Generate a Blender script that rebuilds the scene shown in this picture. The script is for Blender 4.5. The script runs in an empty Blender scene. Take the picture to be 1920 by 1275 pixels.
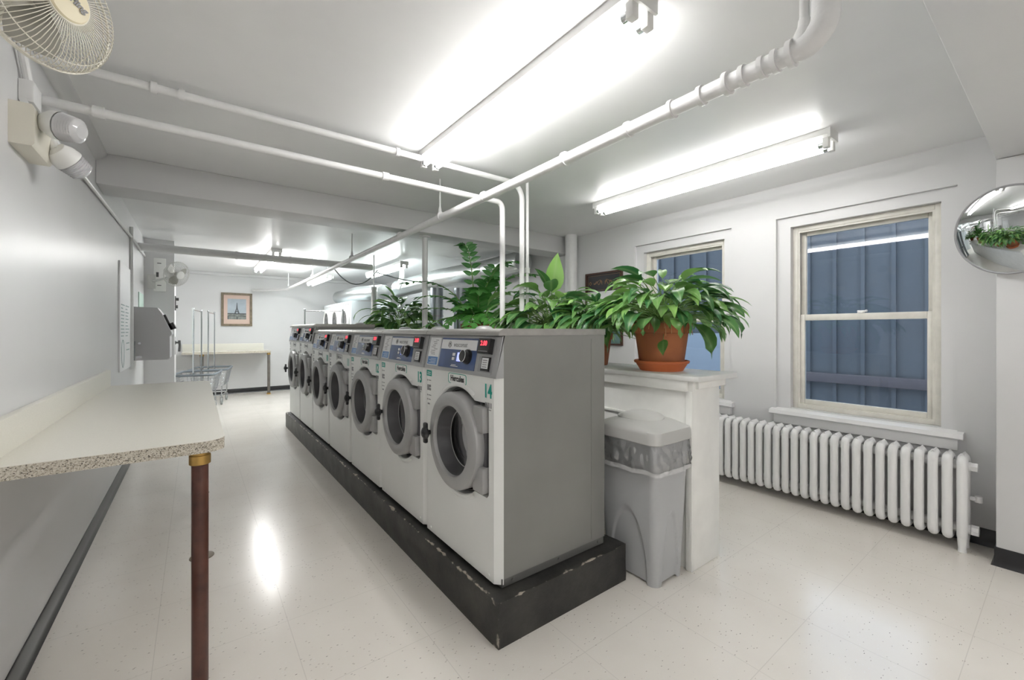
import bpy, bmesh, math, random
from mathutils import Vector, Matrix
S = bpy.context.scene
C = S.collection
PI = math.pi
random.seed(11)
# ------------------------------------------------------------------ materials
MATS = {}
def nmat(name):
    m = bpy.data.materials.new(name); m.use_nodes = True
    nt = m.node_tree; nt.nodes.clear()
    out = nt.nodes.new('ShaderNodeOutputMaterial')
    MATS[name] = m
    return m, nt, out
def pbr(name, col, rough=.5, metal=0., spec=.5, noise=0., nscale=8., bump=0., bscale=40., coat=0., col2=None, stretch=None, alpha=None):
    m, nt, out = nmat(name)
    b = nt.nodes.new('ShaderNodeBsdfPrincipled')
    b.inputs['Roughness'].default_value = rough
    b.inputs['Metallic'].default_value = metal
    b.inputs['Specular IOR Level'].default_value = spec
    if coat: b.inputs['Coat Weight'].default_value = coat; b.inputs['Coat Roughness'].default_value = .08
    c = (*col, 1)
    b.inputs['Base Color'].default_value = c
    tc = nt.nodes.new('ShaderNodeTexCoord')
    src = tc.outputs['Object']
    if stretch:
        mp = nt.nodes.new('ShaderNodeMapping'); mp.inputs['Scale'].default_value = stretch
        nt.links.new(src, mp.inputs['Vector']); src = mp.outputs['Vector']
    if noise or col2:
        n = nt.nodes.new('ShaderNodeTexNoise'); n.inputs['Scale'].default_value = nscale; n.inputs['Detail'].default_value = 5
        nt.links.new(src, n.inputs['Vector'])
        mx = nt.nodes.new('ShaderNodeMix'); mx.data_type = 'RGBA'
        mx.inputs[6].default_value = c
        k = 1 - noise
        mx.inputs[7].default_value = (*col2, 1) if col2 else (col[0]*k, col[1]*k, col[2]*k, 1)
        r = nt.nodes.new('ShaderNodeMapRange'); r.inputs[1].default_value = .35; r.inputs[2].default_value = .7
        nt.links.new(n.outputs['Fac'], r.inputs[0]); nt.links.new(r.outputs[0], mx.inputs[0])
        nt.links.new(mx.outputs[2], b.inputs['Base Color'])
    if bump:
        n2 = nt.nodes.new('ShaderNodeTexNoise'); n2.inputs['Scale'].default_value = bscale; n2.inputs['Detail'].default_value = 3
        nt.links.new(src, n2.inputs['Vector'])
        bp = nt.nodes.new('ShaderNodeBump'); bp.inputs['Strength'].default_value = bump; bp.inputs['Distance'].default_value = .004
        nt.links.new(n2.outputs['Fac'], bp.inputs['Height']); nt.links.new(bp.outputs[0], b.inputs['Normal'])
    nt.links.new(b.outputs[0], out.inputs[0])
    return m
def emit(name, col, st):
    m, nt, out = nmat(name)
    e = nt.nodes.new('ShaderNodeEmission'); e.inputs[0].default_value = (*col, 1); e.inputs[1].default_value = st
    nt.links.new(e.outputs[0], out.inputs[0]); return m
def sheer(name, col, alpha, rough, glossmix=.12, ior=1.45, tint=(1,1,1)):
    """see-through film or glass: clear + a diffuse share + fresnel gloss"""
    m, nt, out = nmat(name)
    t = nt.nodes.new('ShaderNodeBsdfTransparent'); t.inputs[0].default_value = (*tint, 1)
    d = nt.nodes.new('ShaderNodeBsdfDiffuse'); d.inputs[0].default_value = (*col, 1)
    g = nt.nodes.new('ShaderNodeBsdfGlossy'); g.inputs['Roughness'].default_value = rough
    m1 = nt.nodes.new('ShaderNodeMixShader'); m1.inputs[0].default_value = alpha
    nt.links.new(t.outputs[0], m1.inputs[1]); nt.links.new(d.outputs[0], m1.inputs[2])
    f = nt.nodes.new('ShaderNodeFresnel'); f.inputs[0].default_value = ior
    ad = nt.nodes.new('ShaderNodeMath'); ad.operation = 'ADD'; ad.inputs[1].default_value = glossmix; ad.use_clamp = True
    nt.links.new(f.outputs[0], ad.inputs[0])
    m2 = nt.nodes.new('ShaderNodeMixShader')
    nt.links.new(ad.outputs[0], m2.inputs[0]); nt.links.new(m1.outputs[0], m2.inputs[1]); nt.links.new(g.outputs[0], m2.inputs[2])
    nt.links.new(m2.outputs[0], out.inputs[0]); return m
def floor_mat():
    m, nt, out = nmat('vinyl_tile')
    N = nt.nodes.new; L = nt.links.new
    b = N('ShaderNodeBsdfPrincipled'); tc = N('ShaderNodeTexCoord')
    b.inputs['Roughness'].default_value = .13; b.inputs['Specular IOR Level'].default_value = .55
    n1 = N('ShaderNodeTexNoise'); n1.inputs['Scale'].default_value = 2.2; n1.inputs['Detail'].default_value = 4
    L(tc.outputs['Object'], n1.inputs['Vector'])
    cr = N('ShaderNodeValToRGB'); e = cr.color_ramp.elements
    e[0].position = .3; e[0].color = (.74,.70,.645,1); e[1].position = .7; e[1].color = (.80,.765,.71,1)
    L(n1.outputs['Fac'], cr.inputs[0])
    def chips(scale, lo, colr, prev, ang, st):
        mp = N('ShaderNodeMapping'); mp.inputs['Scale'].default_value = st; mp.inputs['Rotation'].default_value = (0,0,ang)
        L(tc.outputs['Object'], mp.inputs['Vector'])
        v = N('ShaderNodeTexVoronoi'); v.inputs['Scale'].default_value = scale
        L(mp.outputs[0], v.inputs['Vector'])
        r = N('ShaderNodeMapRange'); r.inputs[1].default_value = lo; r.inputs[2].default_value = lo*.7; r.inputs[3].default_value = 0; r.inputs[4].default_value = 1
        L(v.outputs['Distance'], r.inputs[0])
        sep = N('ShaderNodeSeparateColor'); L(v.outputs['Color'], sep.inputs[0])
        gt = N('ShaderNodeMath'); gt.operation = 'GREATER_THAN'; gt.inputs[1].default_value = .45; L(sep.outputs[0], gt.inputs[0])
        mu = N('ShaderNodeMath'); mu.operation = 'MULTIPLY'; L(gt.outputs[0], mu.inputs[0]); L(r.outputs[0], mu.inputs[1])
        x = N('ShaderNodeMix'); x.data_type = 'RGBA'; L(mu.outputs[0], x.inputs[0]); L(prev, x.inputs[6]); x.inputs[7].default_value = (*colr, 1)
        return x.outputs[2]
    c = chips(34, .15, (.46,.42,.38), cr.outputs[0], .5, (1,2.2,1))
    c = chips(45, .18, (.78,.76,.73), c, 1.2, (1,1.8,1))
    c = chips(19, .085, (.22,.20,.18), c, 2.1, (1,2.4,1))
    br = N('ShaderNodeTexBrick'); br.offset = 0; br.inputs['Scale'].default_value = 1
    br.inputs['Brick Width'].default_value = .457; br.inputs['Row Height'].default_value = .457; br.inputs['Mortar Size'].default_value = .0016
    br.inputs['Mortar Smooth'].default_value = .3
    br.inputs['Color1'].default_value = br.inputs['Color2'].default_value = (0,0,0,1); br.inputs['Mortar'].default_value = (1,1,1,1)
    mp = N('ShaderNodeMapping'); mp.inputs['Location'].default_value = (.13,.2,0); L(tc.outputs['Object'], mp.inputs[0]); L(mp.outputs[0], br.inputs['Vector'])
    x = N('ShaderNodeMix'); x.data_type = 'RGBA'
    mm = N('ShaderNodeMath'); mm.operation = 'MULTIPLY'; mm.inputs[1].default_value = .22; L(br.outputs['Color'], mm.inputs[0])
    L(mm.outputs[0], x.inputs[0]); L(c, x.inputs[6]); x.inputs[7].default_value = (.25,.23,.21,1)
    L(x.outputs[2], b.inputs['Base Color'])
    n2 = N('ShaderNodeTexNoise'); n2.inputs['Scale'].default_value = 9; n2.inputs['Detail'].default_value = 6; L(tc.outputs['Object'], n2.inputs['Vector'])
    r2 = N('ShaderNodeMapRange'); r2.inputs[3].default_value = .13; r2.inputs[4].default_value = .26; L(n2.outputs['Fac'], r2.inputs[0]); L(r2.outputs[0], b.inputs['Roughness'])
    bp = N('ShaderNodeBump'); bp.inputs['Strength'].default_value = .06; bp.inputs['Distance'].default_value = .004; L(n2.outputs['Fac'], bp.inputs['Height']); L(bp.outputs[0], b.inputs['Normal'])
    L(b.outputs[0], out.inputs[0]); return m
def leaf_mat(name, dark, light, vein, rough=.38):
    m, nt, out = nmat(name); N = nt.nodes.new; L = nt.links.new
    a = N('ShaderNodeAttribute'); a.attribute_name = 'tint'
    a2 = N('ShaderNodeAttribute'); a2.attribute_name = 'rib'
    x = N('ShaderNodeMix'); x.data_type = 'RGBA'; L(a.outputs['Fac'], x.inputs[0]); x.inputs[6].default_value = (*dark,1); x.inputs[7].default_value = (*light,1)
    tc = N('ShaderNodeTexCoord'); n = N('ShaderNodeTexNoise'); n.inputs['Scale'].default_value = 35; L(tc.outputs['Object'], n.inputs['Vector'])
    y = N('ShaderNodeMix'); y.data_type = 'RGBA'; y.blend_type = 'MULTIPLY'; y.inputs[0].default_value = .35; L(x.outputs[2], y.inputs[6]); L(n.outputs['Color'], y.inputs[7])
    z = N('ShaderNodeMix'); z.data_type = 'RGBA'; L(x.outputs[2], z.inputs[6]); z.inputs[7].default_value = (*vein,1)
    pw = N('ShaderNodeMath'); pw.operation = 'POWER'; pw.inputs[1].default_value = 6; L(a2.outputs['Fac'], pw.inputs[0])
    ml = N('ShaderNodeMath'); ml.operation = 'MULTIPLY'; ml.inputs[1].default_value = .55; L(pw.outputs[0], ml.inputs[0]); L(ml.outputs[0], z.inputs[0])
    b = N('ShaderNodeBsdfPrincipled'); b.inputs['Roughness'].default_value = rough; b.inputs['Specular IOR Level'].default_value = .45
    L(z.outputs[2], b.inputs['Base Color'])
    tr = N('ShaderNodeBsdfTranslucent'); L(z.outputs[2], tr.inputs[0])
    mx = N('ShaderNodeMixShader'); mx.inputs[0].default_value = .3; L(b.outputs[0], mx.inputs[1]); L(tr.outputs[0], mx.inputs[2])
    L(mx.outputs[0], out.inputs[0]); return m

floor_m = floor_mat()
wall_m   = pbr('wall_paint', (.665,.665,.67), .32, noise=.03, nscale=2, bump=.12, bscale=6, spec=.4)
ceil_m   = pbr('ceiling_paint', (.84,.84,.845), .3, noise=.04, nscale=2.5, bump=.1, bscale=4, spec=.35)
pipe_m   = pbr('pipe_paint', (.80,.80,.80), .35, noise=.05, nscale=20, bump=.35, bscale=45)
pvc_m    = pbr('grey_pipe', (.66,.66,.66), .45)
white_m  = pbr('white_plastic', (.80,.80,.78), .4)
housing_m= pbr('white_steel', (.78,.78,.77), .35)
cream_m  = pbr('cream_plastic', (.74,.71,.62), .42)
creamcap_m = pbr('cream_badge', (.80,.72,.52), .45)
winfr_m  = pbr('window_paint', (.72,.70,.64), .4, noise=.12, nscale=14)
sill_m   = pbr('sill_paint', (.82,.82,.82), .3)
black_m  = pbr('black_rubber', (.012,.012,.013), .4)
blackp_m = pbr('black_plastic', (.015,.015,.016), .3)
base_m   = pbr('black_cove_base', (.018,.018,.02), .32, noise=.4, nscale=10)
plinth_m = None
def plinth_mat():
    m, nt, out = nmat('black_painted_concrete'); N = nt.nodes.new; L = nt.links.new
    b = N('ShaderNodeBsdfPrincipled'); b.inputs['Roughness'].default_value = .42
    tc = N('ShaderNodeTexCoord')
    n = N('ShaderNodeTexNoise'); n.inputs['Scale'].default_value = 5; n.inputs['Detail'].default_value = 8; n.inputs['Roughness'].default_value = .7; L(tc.outputs['Object'], n.inputs['Vector'])
    cr = N('ShaderNodeValToRGB'); e = cr.color_ramp.elements
    e[0].position = .35; e[0].color = (.006,.006,.0065,1); e[1].position = .85; e[1].color = (.06,.058,.05,1)
    L(n.outputs['Fac'], cr.inputs[0])
    # chipped edges: pointiness-free, wear attribute painted on edges of the slab
    a = N('ShaderNodeAttribute'); a.attribute_name = 'wear'
    n2 = N('ShaderNodeTexNoise'); n2.inputs['Scale'].default_value = 16; n2.inputs['Detail'].default_value = 4; L(tc.outputs['Object'], n2.inputs['Vector'])
    ad = N('ShaderNodeMath'); ad.operation = 'MULTIPLY'; L(a.outputs['Fac'], ad.inputs[0]); L(n2.outputs['Fac'], ad.inputs[1])
    r = N('ShaderNodeMapRange'); r.inputs[1].default_value = .49; r.inputs[2].default_value = .56; L(ad.outputs[0], r.inputs[0])
    x = N('ShaderNodeMix'); x.data_type = 'RGBA'; L(r.outputs[0], x.inputs[0]); L(cr.outputs[0], x.inputs[6]); x.inputs[7].default_value = (.45,.40,.34,1)
    L(x.outputs[2], b.inputs['Base Color'])
    bp = N('ShaderNodeBump'); bp.inputs['Strength'].default_value = .5; bp.inputs['Distance'].default_value = .006; L(n.outputs['Fac'], bp.inputs['Height']); L(bp.outputs[0], b.inputs['Normal'])
    L(b.outputs[0], out.inputs[0]); return m
plinth_m = plinth_mat()
enamel_m = pbr('white_enamel', (.86,.87,.85), .35, noise=.03, nscale=3)
steel_m  = pbr('grey_painted_steel', (.25,.25,.238), .38, metal=.25, noise=.1, nscale=3)
brush_m  = pbr('brushed_steel', (.43,.42,.40), .36, metal=.75, noise=.12, nscale=30, stretch=(1,12,1))
panel_m  = pbr('control_panel_grey', (.42,.425,.43), .35, metal=.35)
door_m   = pbr('door_grey', (.40,.40,.40), .42, metal=.2)
cone_m   = pbr('door_cone_grey', (.085,.085,.09), .45)
recess_m = pbr('recess_grey', (.10,.10,.105), .45)
drum_m   = pbr('drum_steel', (.17,.17,.175), .3, metal=1.)
glass_m  = sheer('door_glass', (.01,.01,.01), .1, .03, .0, ior=1.2, tint=(.7,.71,.73))
blue_m   = pbr('display_blue', (.075,.12,.27), .25, noise=.35, nscale=9)
blue2_m  = pbr('sticker_blue', (.08,.22,.48), .4)
paper_m  = pbr('paper_white', (.82,.83,.84), .5)
grey_ink = pbr('grey_ink', (.28,.28,.29), .6)
black_ink= pbr('black_ink', (.02,.02,.02), .6)
teal_m   = pbr('teal_ink', (.01,.36,.28), .5)
lcd_m    = emit('lcd_glow', (.30,.34,1.), 1.0)
red_m    = emit('red_digits', (1.,.05,.07), 1.6)
TUBES = {k: emit('fluorescent_tube_'+k, c_, s_) for k, c_, s_ in (('front',(1.,.985,.965),26.),('window',(1.,.985,.965),12.),('aisle',(1.,.985,.965),34.),('dryers',(.92,1.,.985),22.),('ducts',(.90,1.,.985),24.),('rear_fill',(1.,.98,.955),44.),('rear_right_fill',(1.,.98,.955),9.))}  # last two entries serve the added fill fixtures behind the camera
bin_m    = pbr('bin_grey', (.46,.47,.48), .42, bump=.05, bscale=200)
lid_m    = pbr('lid_grey', (.50,.50,.485), .42)
liner_m  = sheer('clear_liner', (.9,.92,.93), .15, .09, .10)
linerh_m = sheer('liner_hem', (.88,.89,.9), .6, .15, .04)
pot_m    = pbr('terracotta', (.42,.145,.055), .75, noise=.0, nscale=5, col2=(.30,.11,.055), bump=.1)
saucer_m = pbr('orange_clay', (.62,.17,.06), .55)
soil_m   = pbr('soil', (.12,.08,.05), .9, bump=.8, bscale=60, noise=.5, nscale=40)
straw_m  = pbr('dry_straw', (.55,.33,.15), .7)
leafA = leaf_mat('lily_leaf', (.03,.14,.045), (.26,.48,.12), (.36,.52,.22), .30)
leafB = leaf_mat('zz_leaf', (.035,.15,.05), (.13,.42,.08), (.2,.42,.14), .26)
stem_m   = pbr('green_stem', (.14,.27,.06), .5)
ledge_m  = pbr('partition_paint', (.89,.89,.86), .4, noise=.08, nscale=7, bump=.3, bscale=12)
radi_m   = pbr('radiator_paint', (.82,.82,.82), .3, bump=.25, bscale=60)
laminate_m = pbr('speckled_laminate', (.74,.72,.65), .35, noise=.0, nscale=260, col2=(.68,.66,.59))
def lam_edge():
    m, nt, out = nmat('laminate_edge'); N = nt.nodes.new; L = nt.links.new
    b = N('ShaderNodeBsdfPrincipled'); b.inputs['Roughness'].default_value = .45
    tc = N('ShaderNodeTexCoord'); v = N('ShaderNodeTexVoronoi'); v.inputs['Scale'].default_value = 330; L(tc.outputs['Object'], v.inputs['Vector'])
    s = N('ShaderNodeSeparateColor'); L(v.outputs['Color'], s.inputs[0])
    cr = N('ShaderNodeValToRGB'); cr.color_ramp.interpolation = 'CONSTANT'; e = cr.color_ramp.elements
    e[0].position = 0; e[0].color = (.12,.10,.08,1); e[1].position = .1; e[1].color = (.36,.32,.25,1)
    k = e.new(.35); k.color = (.55,.51,.43,1); k = e.new(.8); k.color = (.66,.62,.54,1)
    L(s.outputs[0], cr.inputs[0]); L(cr.outputs[0], b.inputs['Base Color']); L(b.outputs[0], out.inputs[0]); return m
lamedge_m = lam_edge()
rust_m   = pbr('rusty_brown_pipe', (.10,.036,.024), .35, noise=.45, nscale=18, spec=.5)
brass_m  = pbr('brass', (.50,.32,.10), .35, metal=.9)
chrome_m = pbr('chrome', (.62,.64,.66), .18, metal=1.)
mirror_m = pbr('mirror_surface', (.86,.87,.88), .02, metal=1.)
rim_m    = pbr('grey_rim', (.30,.30,.31), .4)
bump_m   = pbr('bumper_blue_grey', (.13,.15,.17), .5)
caster_m = pbr('caster_rubber', (.35,.37,.36), .5)
kiosk_m  = pbr('kiosk_grey', (.50,.50,.51), .42)
frameb_m = pbr('brown_frame', (.20,.155,.10), .45, noise=.4, nscale=25)
framed_m = pbr('dark_red_frame', (.07,.03,.02), .4)
mat_m    = pbr('pink_mount', (.62,.47,.40), .6)
sky_m    = pbr('print_sky', (.42,.48,.54), .5, noise=.25, nscale=5)
dark_m   = pbr('print_dark', (.05,.055,.06), .6)
field_m  = pbr('print_ground', (.25,.27,.25), .6, noise=.5, nscale=30)
gold_m   = pbr('gold_line', (.45,.27,.12), .5)
panelblk = pbr('print_black', (.03,.03,.035), .4)
green_m  = pbr('print_green', (.16,.28,.27), .4, noise=.4, nscale=8)
dryer_m  = pbr('dryer_white', (.72,.77,.80), .4)
foil_m   = pbr('foil_duct', (.72,.74,.74), .28, metal=1., bump=.9, bscale=70)
galv_m   = pbr('galvanised_duct', (.36,.40,.43), .32, metal=.9, noise=.15, nscale=10)
lens_m   = sheer('ribbed_lens', (.9,.9,.92), .65, .05, .15)
mint_m   = pbr('mint_sheet', (.46,.60,.53), .6)
iron_m   = pbr('dark_hardware', (.10,.10,.10), .4)
cable_m  = pbr('grey_cable', (.16,.18,.17), .5)
pane_m   = sheer('window_glass', (.10,.12,.15), .06, .02, .0, tint=(.86,.91,.96))
outw_m   = pbr('outside_cladding', (.06,.07,.08), .6, noise=.2, nscale=.8)
outr_m   = pbr('outside_dark_band', (.065,.055,.06), .8)
legdark_m= pbr('dark_grey_pipe', (.14,.125,.11), .4, noise=.3, nscale=15)
blade_m  = pbr('fan_blade', (.34,.33,.29), .4)
# ------------------------------------------------------------------ mesh builder
ORG = {}
class MB:
    def __init__(s): s.bm = bmesh.new(); s.mi = 0
    def _tag(s, faces):
        for f in faces: f.material_index = s.mi
    def box(s, x0, x1, y0, y1, z0, z1, bev=0., seg=2):
        v = [s.bm.verts.new(p) for p in ((x0,y0,z0),(x1,y0,z0),(x1,y1,z0),(x0,y1,z0),(x0,y0,z1),(x1,y0,z1),(x1,y1,z1),(x0,y1,z1))]
        fs = [s.bm.faces.new([v[i] for i in q]) for q in ((0,3,2,1),(4,5,6,7),(0,1,5,4),(1,2,6,5),(2,3,7,6),(3,0,4,7))]
        s._tag(fs)
        if bev:
            es = {e for f in fs for e in f.edges}
            r = bmesh.ops.bevel(s.bm, geom=list(es), offset=bev, segments=seg, profile=.5, affect='EDGES')
            s._tag(r['faces'])
        return s
    def prism(s, poly, axis, a0, a1):
        """poly: 2-D points; axis 'x': (y,z), 'y': (x,z), 'z': (x,y)"""
        def P(p, a): return {'x':(a,p[0],p[1]), 'y':(p[0],a,p[1]), 'z':(p[0],p[1],a)}[axis]
        A = [s.bm.verts.new(P(p,a0)) for p in poly]; B = [s.bm.verts.new(P(p,a1)) for p in poly]
        n = len(poly); fs = []
        for i in range(n):
            j = (i+1) % n; fs.append(s.bm.faces.new((A[i],A[j],B[j],B[i])))
        fs.append(s.bm.faces.new(A[::-1])); fs.append(s.bm.faces.new(B))
        bmesh.ops.recalc_face_normals(s.bm, faces=fs); s._tag(fs); return s
    def rings(s, rings, close=True, cap0=True, cap1=True, tag=True):
        V = [[s.bm.verts.new(p) for p in r] for r in rings]; fs = []
        n = len(V[0])
        for a, b in zip(V, V[1:]):
            for i in range(n if close else n-1):
                j = (i+1) % n
                fs.append(s.bm.faces.new((a[i],a[j],b[j],b[i])))
        if cap0 and close: fs.append(s.bm.faces.new(V[0][::-1]))
        if cap1 and close: fs.append(s.bm.faces.new(V[-1]))
        s._tag(fs); return V, fs
    def cyl(s, p0, p1, r, r1=None, n=16, cap=True):
        p0 = Vector(p0); p1 = Vector(p1); r1 = r if r1 is None else r1
        d = (p1-p0).normalized(); u = d.orthogonal().normalized(); w = d.cross(u)
        R = [[p + (u*math.cos(t)+w*math.sin(t))*q for t in [2*PI*i/n for i in range(n)]] for p, q in ((p0,r),(p1,r1))]
        s.rings(R, True, cap, cap); return s
    def tube(s, pts, r, n=10, closed=False, cap=True):
        pts = [Vector(p) for p in pts]; m = len(pts)
        rr = r if isinstance(r, (list, tuple)) else [r]*m
        R = []; u = None
        for i, p in enumerate(pts):
            if closed: d = pts[(i+1)%m]-pts[i-1]
            else: d = pts[min(i+1,m-1)]-pts[max(i-1,0)]
            d.normalize()
            if u is None: u = d.orthogonal().normalized()
            else:
                u = u - d*u.dot(d)
                u = u.normalized() if u.length > 1e-6 else d.orthogonal().normalized()
            w = d.cross(u)
            R.append([p + (u*math.cos(t)+w*math.sin(t))*rr[i] for t in [2*PI*k/n for k in range(n)]])
        if closed:
            V, fs = s.rings(R, True, False, False)
            # match the last ring to the first by nearest vertex
            a, b = V[-1], V[0]
            k0 = min(range(n), key=lambda k: (b[k].co-a[0].co).length)
            f2 = []
            for i in range(n):
                j = (i+1) % n
                f2.append(s.bm.faces.new((a[i],a[j],b[(k0+j)%n],b[(k0+i)%n])))
            s._tag(f2)
        else: s.rings(R, True, cap, cap)
        return s
    def lathe(s, prof, o, axis='z', n=32, cap0=False, cap1=False, sgn=1):
        """prof: (radius, height along axis)"""
        o = Vector(o); R = []
        for r, h in prof:
            ring = []
            for i in range(n):
                t = 2*PI*i/n; a, b = r*math.cos(t), r*math.sin(t)
                ring.append(o + Vector({'z':(a,b,h),'x':(h,a,b),'y':(b,h,a)}[axis]))
            R.append(ring)
        s.rings(R, True, cap0, cap1); return s
    def sphere(s, c, r, sc=(1,1,1), u=16, v=10):
        M = Matrix.Translation(c) @ Matrix.Diagonal((r*sc[0], r*sc[1], r*sc[2], 1))
        x = bmesh.ops.create_uvsphere(s.bm, u_segments=u, v_segments=v, radius=1, matrix=M)
        for vv in x['verts']:
            for f in vv.link_faces: f.material_index = s.mi
        return s
    def quad(s, a, b, c, d):
        f = s.bm.faces.new([s.bm.verts.new(p) for p in (a,b,c,d)]); f.material_index = s.mi; return s
    def build(s, name, mat, parent=None, smooth=True, ang=35, recalc=True):
        if recalc: bmesh.ops.recalc_face_normals(s.bm, faces=s.bm.faces)
        me = bpy.data.meshes.new(name)
        if parent is not None and parent in ORG: bmesh.ops.translate(s.bm, verts=s.bm.verts, vec=-ORG[parent])
        s.bm.to_mesh(me); s.bm.free()
        for m in (mat if isinstance(mat, (list, tuple)) else [mat]): me.materials.append(m)
        if smooth and len(me.polygons):
            me.polygons.foreach_set('use_smooth', [True]*len(me.polygons))
            me.set_sharp_from_angle(angle=math.radians(ang))
        o = bpy.data.objects.new(name, me); C.objects.link(o)
        if parent is not None:
            o.parent = parent
            if parent in ORG: ORG[o] = ORG[parent]
        return o
def tag(o, label, cat, group=None):
    o['label'] = label; o['category'] = cat
    if group: o['group'] = group
    return o
def thing(name, loc, label, cat, group=None, rz=0., world=True):
    """Empty at the base of a thing. world=True: its parts are given in world coordinates."""
    o = bpy.data.objects.new(name, None); C.objects.link(o); o.location = loc; o.rotation_euler = (0,0,rz)
    o.empty_display_size = .1
    if world: ORG[o] = Vector(loc)
    if label: tag(o, label, cat, group)
    return o
def struct(o): o['kind'] = 'structure'; return o
def dup(root, loc, label, group=None, rz=None):
    r = root.copy(); C.objects.link(r); r.location = loc; r['label'] = label
    if group: r['group'] = group
    if rz is not None: r.rotation_euler = (0,0,rz)
    for ch in list(root.children):
        c = ch.copy(); C.objects.link(c); c.parent = r
        for g in list(ch.children):
            d = g.copy(); C.objects.link(d); d.parent = c
    return r
def text_obj(name, body, size, M, mat, parent, bold=0., ext=.0004, align='CENTER', sx=1., shear=0.):
    cu = bpy.data.curves.new(name, 'FONT'); cu.body = body; cu.size = size; cu.align_x = align; cu.align_y = 'CENTER'
    cu.extrude = ext; cu.offset = bold; cu.resolution_u = 3; cu.shear = shear
    t = bpy.data.objects.new(name+'_tmp', cu); C.objects.link(t)
    me = bpy.data.meshes.new_from_object(t)
    bpy.data.objects.remove(t); bpy.data.curves.remove(cu)
    me.transform(M @ Matrix.Diagonal((sx,1,1,1)))
    if parent in ORG: me.transform(Matrix.Translation(-ORG[parent]))
    me.materials.clear(); me.materials.append(mat); me.name = name
    o = bpy.data.objects.new(name, me); C.objects.link(o); o.parent = parent
    if parent in ORG: ORG[o] = ORG[parent]
    return o
def frame_M(x, y, o):
    x = Vector(x).normalized(); y = Vector(y).normalized(); z = x.cross(y)
    M = Matrix((x, y, z)).transposed().to_4x4(); M.translation = Vector(o); return M
def arc(c, u, v, r, a0, a1, n=8):
    c = Vector(c); u = Vector(u); v = Vector(v)
    return [c + u*(r*math.cos(a0+(a1-a0)*i/n)) + v*(r*math.sin(a0+(a1-a0)*i/n)) for i in range(n+1)]
# ------------------------------------------------------------------ camera, world, view
XL, XR, YF, YB, ZC = -.515, 3.77, 10.25, -4.2, 2.44
cam = bpy.data.cameras.new('camera'); co = bpy.data.objects.new('camera', cam); C.objects.link(co)
co.location = (0,0,1.28); co.rotation_euler = (PI/2, 0, -math.atan2(.6,.8))
cam.sensor_width = 36; cam.lens = 792/1920*36; cam.shift_y = -(637.5-620)/1920; cam.clip_start = .02
S.camera = co
w = bpy.data.worlds.new('dusk'); S.world = w; w.use_nodes = True
bg = w.node_tree.nodes['Background']; bg.inputs[0].default_value = (.76,.84,.94,1); bg.inputs[1].default_value = 2.0
S.view_settings.view_transform = 'Standard'; S.view_settings.look = 'None'; S.view_settings.exposure = 0.95; S.view_settings.gamma = 1
S.view_settings.use_curve_mapping = False
S.cycles.use_denoising = True
S.cycles.use_adaptive_sampling = True; S.cycles.adaptive_threshold = .1
S.cycles.max_bounces = 8; S.cycles.diffuse_bounces = 6; S.cycles.glossy_bounces = 3; S.cycles.transparent_max_bounces = 10
S.cycles.sample_clamp_indirect = 6
# ------------------------------------------------------------------ shell
struct(MB().box(XL-.2, XR+.28, YB-.2, YF+.2, -.12, 0).build('floor', floor_m))
struct(MB().box(XL-.2, XR+.28, YB-.2, YF+.2, ZC, ZC+.12).build('ceiling', ceil_m))
struct(MB().box(XL-.2, XL, YB-.2, YF+.2, 0, ZC).build('wall_left', wall_m))
struct(MB().box(XL, XR, YF, YF+.2, 0, ZC).build('wall_far', wall_m))
struct(MB().box(XL, XR, YB-.2, YB, 0, ZC).build('wall_behind', wall_m))
WINS = [(.437, 1.457), (1.813, 2.833)]
WZ0, WZ1 = .615, 2.183
m = MB(); ys = [YB-.2] + [v for w_ in WINS for v in w_] + [YF+.2]
for i in range(0, len(ys), 2): m.box(XR, XR+.28, ys[i], ys[i+1], 0, ZC)
for a, b in WINS:
    m.box(XR, XR+.28, a, b, 0, WZ0); m.box(XR, XR+.28, a, b, WZ1, ZC)
struct(m.build('wall_right', wall_m, smooth=False))
# beams: one over the pillar beside the camera, one across the room
struct(MB().box(XL, XR, -.9, .26, 2.215, ZC, .004).build('beam', ceil_m))
struct(MB().box(XL, XR, 3.8, 4.11, 2.235, ZC, .006).build('beam', wall_m))
struct(MB().box(3.5, XR, -.75, .26, 0, 2.215, .006).build('pillar', wall_m))
# return wall on the left and its door edge with lock hardware
struct(MB().box(XL, -.215, 7.0, 7.12, 0, ZC).build('wall_return', wall_m))
d = struct(thing('door_1', (-.235, 7.13, 0), None, None))
MB().box(-.27, -.228, 7.125, 7.98, .01, 2.1, .003).build('door_leaf', wall_m, d)
h = MB(); h.cyl((-.228,7.2,1.12), (-.205,7.2,1.12), .024).cyl((-.21,7.2,1.12), (-.16,7.2,1.12), .012)
h.tube([(-.17,7.2,1.15),(-.165,7.2,1.08),(-.17,7.2,1.0)], .014)
h.box(-.228,-.212,7.16,7.24,.96,1.2,.004); h.build('door_handle', iron_m, d)
h = MB(); h.box(-.228,-.205,7.15,7.25,1.55,1.74,.006); h.cyl((-.21,7.2,1.7),(-.175,7.2,1.7),.02); h.cyl((-.21,7.2,1.6),(-.185,7.2,1.6),.022); h.build('door_lock', iron_m, d)
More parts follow.
